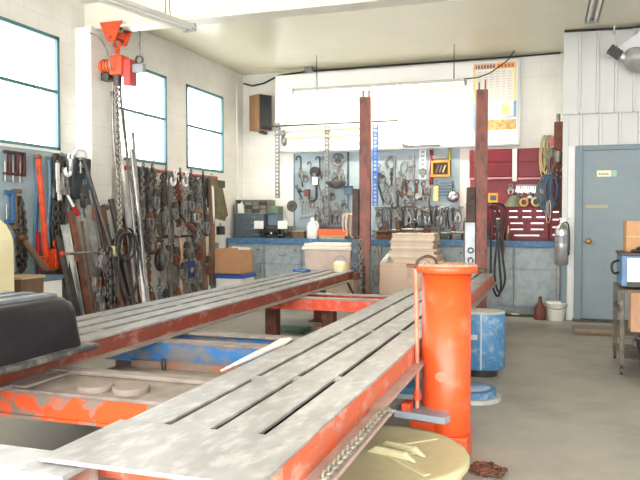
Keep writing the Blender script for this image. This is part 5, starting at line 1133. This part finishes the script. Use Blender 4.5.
# cream machine at the left edge
t = thing('cream_machine', 'cream enamel machine cabinet with rounded shoulder at left edge', 'machine', (-4.43, 4.4, 0))
prof = [(-.2, 0), (.45, 0), (.45, 1.02)]+[(.45-.24+.24*cos(R(a)), 1.02+.25*sin(R(a))) for a in range(15, 91, 15)]+[(-.2, 1.27)]
MB().prism(prof, -.3, .05, 'y').build('cabinet', cream, t, .015); MB().box(-.15, .4, -.302, -.3, .12, .16).build('trim', steel, t)
# ================================================================== CHAIN RACK
A = onX(131, 168, -4.5); Bq = onX(215, 177.5, -4.5); rz_ = (A.z+Bq.z)/2
cr = thing('chain_rack', 'wall rack with a red top rail for chains and clamps', 'rack', (-4.5, A.y, rz_)); Lr = Bq.y-A.y
MB().tube([(0, -.1, 0), (0, Lr+.05, 0)], .022, 10).build('red_rail', mat('rail_red', '#a8443c', '#8f3a34', 6, rough=.5), cr)
z2 = onX(190, 236, -4.52).z-rz_
MB().box(-.03, .0, -.05, Lr, z2-.014, z2+.014).build('lower_rail', rust, cr)
for y in (0.02, Lr*.5, Lr): MB().box(-.187, .0, y-.012, y+.012, -.02, .02).build('rail_bracket', iron, cr); MB().box(-.187, -.03, y-.012, y+.012, z2-.02, z2+.02).build('rail_bracket', iron, cr)
def T1(px, dz=0, x=-4.47): p = onX(px, 175, x); p.z = rz_-.02-dz; return p
def T2(px, dz=0, x=-4.47): p = onX(px, 235, x); p.z = rz_+z2-.02-dz; return p
G1 = 'chains and clamps on the red rail'; G2 = 'clamps and hooks on the lower rail'
mixm = [iron, gun, chain_m]
for i, px in enumerate((136, 139, 142, 145, 148.5, 152)):
    n_chain('rack_chain', '%s dark chain from the left at the pole end of the red rail' % ORD[i], T1(px, 0, -4.46+.03*(i % 2)), RL, (.78, .7, .86, .66, .8, .6)[i], mixm[i % 3], 2 if i % 2 == 0 else 1, True, G1, .011, .04)
n_clamp('olive_clamp', 'olive green pull clamp, upper one of two on the red rail', T1(157, .12), RL, .3, olive, olive, G1, .12)
n_clamp('olive_clamp', 'olive green pull clamp, lower one of two under the red rail', T1(158, .45, -4.46), RL, .3, olive, olive, G1, .13)
n_clamp('dark_clamp', 'dark clamp with ring left of the white hook', T1(162, .06), RL, .34, iron, None, G1, .1)
n_chain('rack_chain', 'dark chain hanging between olive clamps and grey strap', T1(160, .02, -4.43), RL, .72, iron, 1, True, G1, .011, .04)
n_strap('grey_strap', 'long wide grey-green strap hanging on the red rail', T1(168), RL, .85, .13, greystrap, G1)
n_hook('white_hook', 'white hook left of two at the top of red rail', T1(173, -.01, -4.42), RL, .15, white, .018, G1, .05)
n_chain('rust_chain', 'orange rusty chain hanging below the left white hook', T1(175, .12), RL, .5, rust_red, 2, False, G1, .012, .04)
n_chain('pale_chain', 'pale chain hanging left of the right white hook', T1(180, .02), RL, .62, chain_pale, 1, True, G1, .011, .04)
n_chain('pale_chain', 'second pale chain hanging under the right white hook', T1(183, .05, -4.44), RL, .55, chain_pale, 2, False, G1, .011, .04)
n_hook('white_hook', 'white hook right of two at the top of red rail', T1(185, -.01, -4.42), RL, .15, white, .017, G1, .05)
for i, px in enumerate((187, 190, 193.5, 196.5)):
    n_chain('rack_chain', '%s dark chain from the left in the right half of red rail' % ORD[i], T1(px, .02*i, -4.46+.03*(i % 2)), RL, (.7, .8, .62, .74)[i], mixm[(i+1) % 3], 2 if i % 2 else 1, True, G1, .011, .04)
n_clamp('bright_clamp', 'clamp with bright white jaw in the right half of rack', T1(193, .36, -4.4), RL, .24, brown, polish, G1, .16)
n_chain('silver_chain', 'short silver chain below the bright-jawed clamp', T1(195, .5, -4.4), RL, .28, steel, 1, True, G1, .01, .036)
for i, px in enumerate((199, 202.5, 206)):
    n_strap('black_strap', '%s black strap from the left by the brown post' % ORD[i], T1(px), RL, (.75, .55, .4)[i], .09, (black, blackmetal, black)[i], G1, cat='strap')
t = thing('long_post', 'tall dark brown bar with a pale stripe hanging down the rack', 'bar', T1(209.5, .0, -4.44), RL, G1); MB().box(-.06, .06, -.05, -.01, -1.45, .02).build('bar', brown, t, .006); MB().prism([(-.04, -.1), (.02, -.12), (.05, -.5), (.02, -.62), (-.0, -.5)], -.053, -.05, 'y').build('pale_stripe', plastic_w, t); MB().torus((0, -.03, .04), .022, .007).build('ring', steel, t)
t = thing('canvas_flap', 'olive canvas cover with dark edges hanging right of brown bar', 'cover', T1(215, .0, -4.46), RL, G1); MB().prism([(-.1, 0), (.06, -.02), (.27, -.5), (.22, -.58), (-.06, -.55)], -.05, -.015, 'y').build('canvas', olive, t, .01); MB().prism([(.06, -.02), (.085, -.03), (.3, -.5), (.27, -.52)], -.055, -.01, 'y').build('edge', brown, t); MB().box(.0, .2, -.06, -.02, -.12, -.02).build('upper_fold', mat('fold_dark', '#4c4a3e', '#3f3d33', 8, rough=.8), t, .01)
a = onX(172, 212, -4.36); b = onX(194, 229, -4.36); t = thing('diagonal_bar', 'pale flat bar hanging diagonally with rusty end on the rack', 'bar', a, 0, G1); d = b-a; MB().tube([(0, 0, 0), tuple(d*.75)], .022, 4, flat=.5).build('bar', steel, t); MB().tube([tuple(d*.7), tuple(d)], .035, 6).build('rusty_end', rust_red, t)
for i, px in enumerate((141, 150, 164, 178, 189, 201)):
    n_hook('dark_hook', '%s small dark hook from the left standing on top of red rail' % ORD[i], T1(px, -.06, -4.45), RL, .16, iron, .012, G1, .035)
for i, (px, dz, m, h) in enumerate(((138, .3, iron, .26), (147, .42, rust, .24), (153, .16, iron, .28), (163, .4, gun, .26), (172, .3, iron, .26), (181, .3, gun, .24), (188, .2, iron, .26), (198, .42, rust, .26), (204, .45, iron, .3))):
    n_clamp('mid_clamp', '%s clamp from the left in front of the chains on red rail' % ORD[i], T1(px, dz, -4.38), RL, h, m, gun, 'clamps hung in front of the chains', .11)
for i, (px, dz, m, h) in enumerate(((143, .2, iron, .3), (161, .05, gun, .26), (166, .02, iron, .24), (174, .05, iron, .26), (181, .25, iron, .26), (196, .3, gun, .28), (206, .2, iron, .3))):
    n_clamp('low_clamp', '%s clamp from the left in the front layer of the lower rack rail' % ORD[i], T2(px, dz, -4.4), RL, h, m, rust if i % 3 == 0 else gun, 'front clamps of the lower rack rail', .12)
# tier two
for i, (px, m, lb) in enumerate(((150, rust_red, 'rusty red ring clamp at the left end of lower rail'), (156, rust_red, 'rusty red ring clamp second on the lower rail'))):
    t = thing('ring_clamp', lb, 'clamp', T2(px), RL, G2); MB().torus((0, -.04, -.07), .07, .018).build('ring', m, t); MB().box(-.03, .03, -.06, -.01, -.17, -.13).build('foot', iron, t, .005); MB().cyl((-.1, -.04, -.02), (.1, -.04, -.02), .012).build('bolt', iron, t)
t = thing('hook_block', 'round black hook block hanging below the rusty ring clamps', 'hook block', T2(156.5, .24), RL, G2); MB().lathe([(.085, -.03), (.1, -.02), (.1, .02), (.085, .03)], 20, mtx=M.Translation((0, -.05, 0)) @ M.Rotation(R(90), 4, 'X') @ M.Scale(1.35, 4, V((0, 1, 0)))).build('block', black, t); MB().lathe([(.03, -.04), (.03, .04)], 14, mtx=M.Translation((0, -.05, 0)) @ M.Rotation(R(90), 4, 'X')).build('hub', steel, t); MB().torus((0, -.05, .15), .024, .008).build('ring', iron, t); MB().tube([(0, -.05, -.12)]+[(p[0], -.05, p[2]) for p in arc(0, -.2, .05, 80, -170, 10)], .013, 7).build('hook', gun, t)
n_chain('tail_chain', 'blue-grey chain tail below the black hook block', T2(157, .52), RL, .3, bluegrey, 1, False, G2, .011, .04)
n_chain('tail_chain', 'thin dark chain at the left end of lower rail', T2(146, .0), RL, .75, iron, 1, True, G2, .01, .04)
t = thing('plate_clamp', 'broad grey two-toothed plate clamp under the grey strap', 'clamp', T2(170, .28), RL, G2); MB().box(-.12, .12, -.06, -.01, -.26, 0).build('plate', gun, t, .008)
for s in (-1, 1): MB().prism([(s*.11, -.26), (s*.03, -.26), (s*.05, -.42), (s*.1, -.42)], -.055, -.015, 'y').build('tooth', gun, t, .005); MB().tube([(s*.07, -.035, 0), (s*.02, -.035, .22)], .014, 6).build('hanger', iron, t)
t = n_strap('tan_strap', 'long tan strap hanging from the lower rail to floor', T2(178.5), RL, .85, .06, mat('tan_strap', '#b98f73', '#c9b09a', 7, rough=.8), G2)
for i, (px, dz, m, lb) in enumerate(((184, .0, iron, 'dark clamp on the lower rail right of the tan strap'), (188, .04, gun, 'gunmetal clamp on the lower rail above the blue plate'), (192, .0, iron, 'dark clamp on the lower rail beside the brown timber'), (185, .52, gun, 'gunmetal clamp low beneath the blue plate'), (190, .55, iron, 'dark clamp low beneath the blue plate'), (195, .6, gun, 'gunmetal clamp lowest by the brown timber'), (197, .05, rust, 'rusty clamp on the lower rail near the brown timber'))):
    n_clamp('plate_clamp', lb, T2(px, dz, -4.46+.02*(i % 2)), RL, .26, m, None, G2, .11)
t = thing('blue_plate', 'deep blue plate with round steel knob on the rack', 'plate', T2(188, .32, -4.48), RL, G2); MB().box(-.13, .13, -.03, 0, -.2, .02).build('plate', bluecloth if False else mat('plate_navy', '#33467e', '#2c3c6c', 7, rough=.5), t, .006); MB().lathe([(.04, 0), (.045, .03), (.02, .045)], 16, mtx=M.Translation((.02, -.03, -.1)) @ M.Rotation(R(90), 4, 'X')).build('knob', steel, t); MB().torus((0, -.015, .04), .02, .006).build('ring', steel, t)
lean('timber', 'brown timber standing at the right of the chain rack', (201, 235), (204, 292), .05, brown, 'timber', -4.5, -4.42, None, True)
t = thing('lock_block', 'black block with blue top hanging at the right end of lower rail', 'block', T2(217, -.12, -4.5), RL, G2); MB().box(-.05, .08, -.09, -.01, -.1, .02).build('block', black, t, .012); MB().torus((0, -.05, .03), .03, .008).build('shackle', steel, t)
lean('steel_column', 'blue-grey steel column standing beside the open brown box', (214, 243), (215, 285), .055, bluegrey, 'column', -4.45, -4.42, None, True)
for i, px in enumerate((148, 163, 174, 198)):
    n_clamp('floor_clamp', '%s rusty clamp from the left hung low under the chain rack' % ORD[i], T2(px, .55, -4.46), RL, .28, (rust, iron, rust_red, iron)[i], None, G2, .12)
# curly cord on window two
pts = smooth([onX(139, 90, XL+.03), onX(143, 100, XL+.03), onX(141, 110, XL+.03), onX(147, 120, XL+.03), onX(147, 132, XL+.03), onX(153, 142, XL+.03), onX(153, 155, XL+.03), onX(154, 162, XL+.03)])
tag(MB().tube(pts, .007, 5).build('curly_wire', iron), 'thin curly wire dangling in front of the middle window', 'wire')
# ================================================================== CHAIN HOIST
hx, hz = -4.3, 3.15
ho = thing('chain_hoist', 'orange electric chain hoist hung on a trolley under the ceiling beam', 'chain hoist', (hx, BY, hz))
for s, nm in ((-1, 'trolley_plate'), (1, 'trolley_plate')):
    MB().prism([(-.17, .12), (.17, .12), (.14, .05), (.05, -.14), (-.05, -.14), (-.14, .06)], s*.135-.012, s*.135+.012, 'y').build(nm, orange_d, ho, .004)
    for x in (-.09, .09): MB().cyl((x, s*.12, .055), (x, s*.06, .055), .038).build('trolley_wheel', iron, ho)
MB().cyl((0, -.15, -.08), (0, .15, -.08), .022).build('cross_pin', rust, ho)
MB().torus((0, 0, -.14), .05, .016, 'y').torus((0, 0, -.215), .035, .014, 'x').torus((0, 0, -.27), .03, .012, 'y').build('top_hook', orange_d, ho)
MB().box(-.07, .13, -.1, .1, -.56, -.3).build('hoist_body', orange_d, ho, .025); MB().cyl((-.24, 0, -.42), (-.06, 0, -.42), .085, n=20).build('motor', mat('motor_orange', '#f26a2e', '#e85a24', 5, rough=.4), ho); MB().cyl((-.29, 0, -.42), (-.24, 0, -.42), .07).build('motor_end', blackmetal, ho)
for i in range(3): MB().torus((-.1-.045*i, 0, -.42), .088, .006, 'x', 20).build('cooling_rib', iron, ho)
MB().box(.13, .25, -.08, .08, -.7, -.36).build('gear_case', mat('case_red', '#b8322a', '#a32c25', 6, rough=.45), ho, .02)
MB().box(-.2, -.08, -.09, .05, -.62, -.52).build('control_box', blackmetal, ho, .01)
MB().lathe([(.05, -.68), (.06, -.56)], 14, (0, 0, 0)).build('chain_guide', iron, ho)
o = MB().tube([(-.29, -.02, -.4), (-.295, -.02, -.62)], .016, 8).build('pendant_plug', blackmetal, ho)
MB().tube(smooth([(-.28, -.02, -.55), (-.28, -.03, -1.5), (-.27, -.03, -2.3)]), .009, 6).build('pendant_cable', iron, ho)
chain_mesh([(-.02, 0, -.66), (0.0, 0, -1.6), (.02, 0, -2.95)], .014, .04, chain_pale, 'load_chain', ho)
ho.scale = (.78, .78, .78)
MB().tube(smooth([(.02, .03, -.66), (.05, .03, -1.1), (.14, .02, -1.7), (.2, .03, -2.1)]), .017, 7).build('chain_tail', chain_m, ho)
MB().tube(smooth([(-.05, -.02, -.66), (-.06, -.03, -.9), (-.05, -.03, -1.35), (.0, -.03, -1.9)]), .014, 7).build('chain_sleeve', steel, ho)
MB().box(-.085, -.05, -.04, .0, -.82, -.76).build('limit_weight', iron, ho)
t = thing('beam_hook', 'grey hooked cable bracket hanging from the beam right of hoist', 'hook', (hx+.26, BY, hz)); MB().tube([(0, 0, 0), (0, 0, -.25)], .014, 7).build('rod', gun, t); MB().torus((0, 0, -.29), .04, .012, 'y').build('eye', iron, t); MB().box(-.14, .06, -.03, .03, -.42, -.33).build('bracket', grey_plastic, t, .01)
pts = smooth([(XL+.21, BY-.2, 3.12), (-4.4, BY-.18, 3.08), (-4.32, BY-.16, 2.95), (-4.3, BY-.1, 2.75)]); tag(MB().tube(pts, .01, 6).build('hoist_cable', gun), 'grey power cable looping from the pilaster to orange hoist', 'cable')
# ================================================================== LIGHT
w = bpy.data.worlds.new('sky'); sc.world = w; w.use_nodes = True; bg = w.node_tree.nodes['Background']; bg.inputs['Color'].default_value = (1, .99, .98, 1); bg.inputs['Strength'].default_value = 5.0
for i, (a, b) in enumerate(WINS):
    l = bpy.data.lights.new('window_portal', 'AREA'); l.shape = 'RECTANGLE'; l.size = b-a; l.size_y = WZ1-WZ0; l.cycles.is_portal = True
    o = bpy.data.objects.new('window_portal', l); COL.objects.link(o); o.location = (XL-.22, (a+b)/2, (WZ0+WZ1)/2); o.rotation_euler = (R(90), 0, R(-90))
sc.view_settings.view_transform = 'Standard'; sc.view_settings.look = 'None'; sc.view_settings.gamma = 1; sc.view_settings.exposure = 1.05
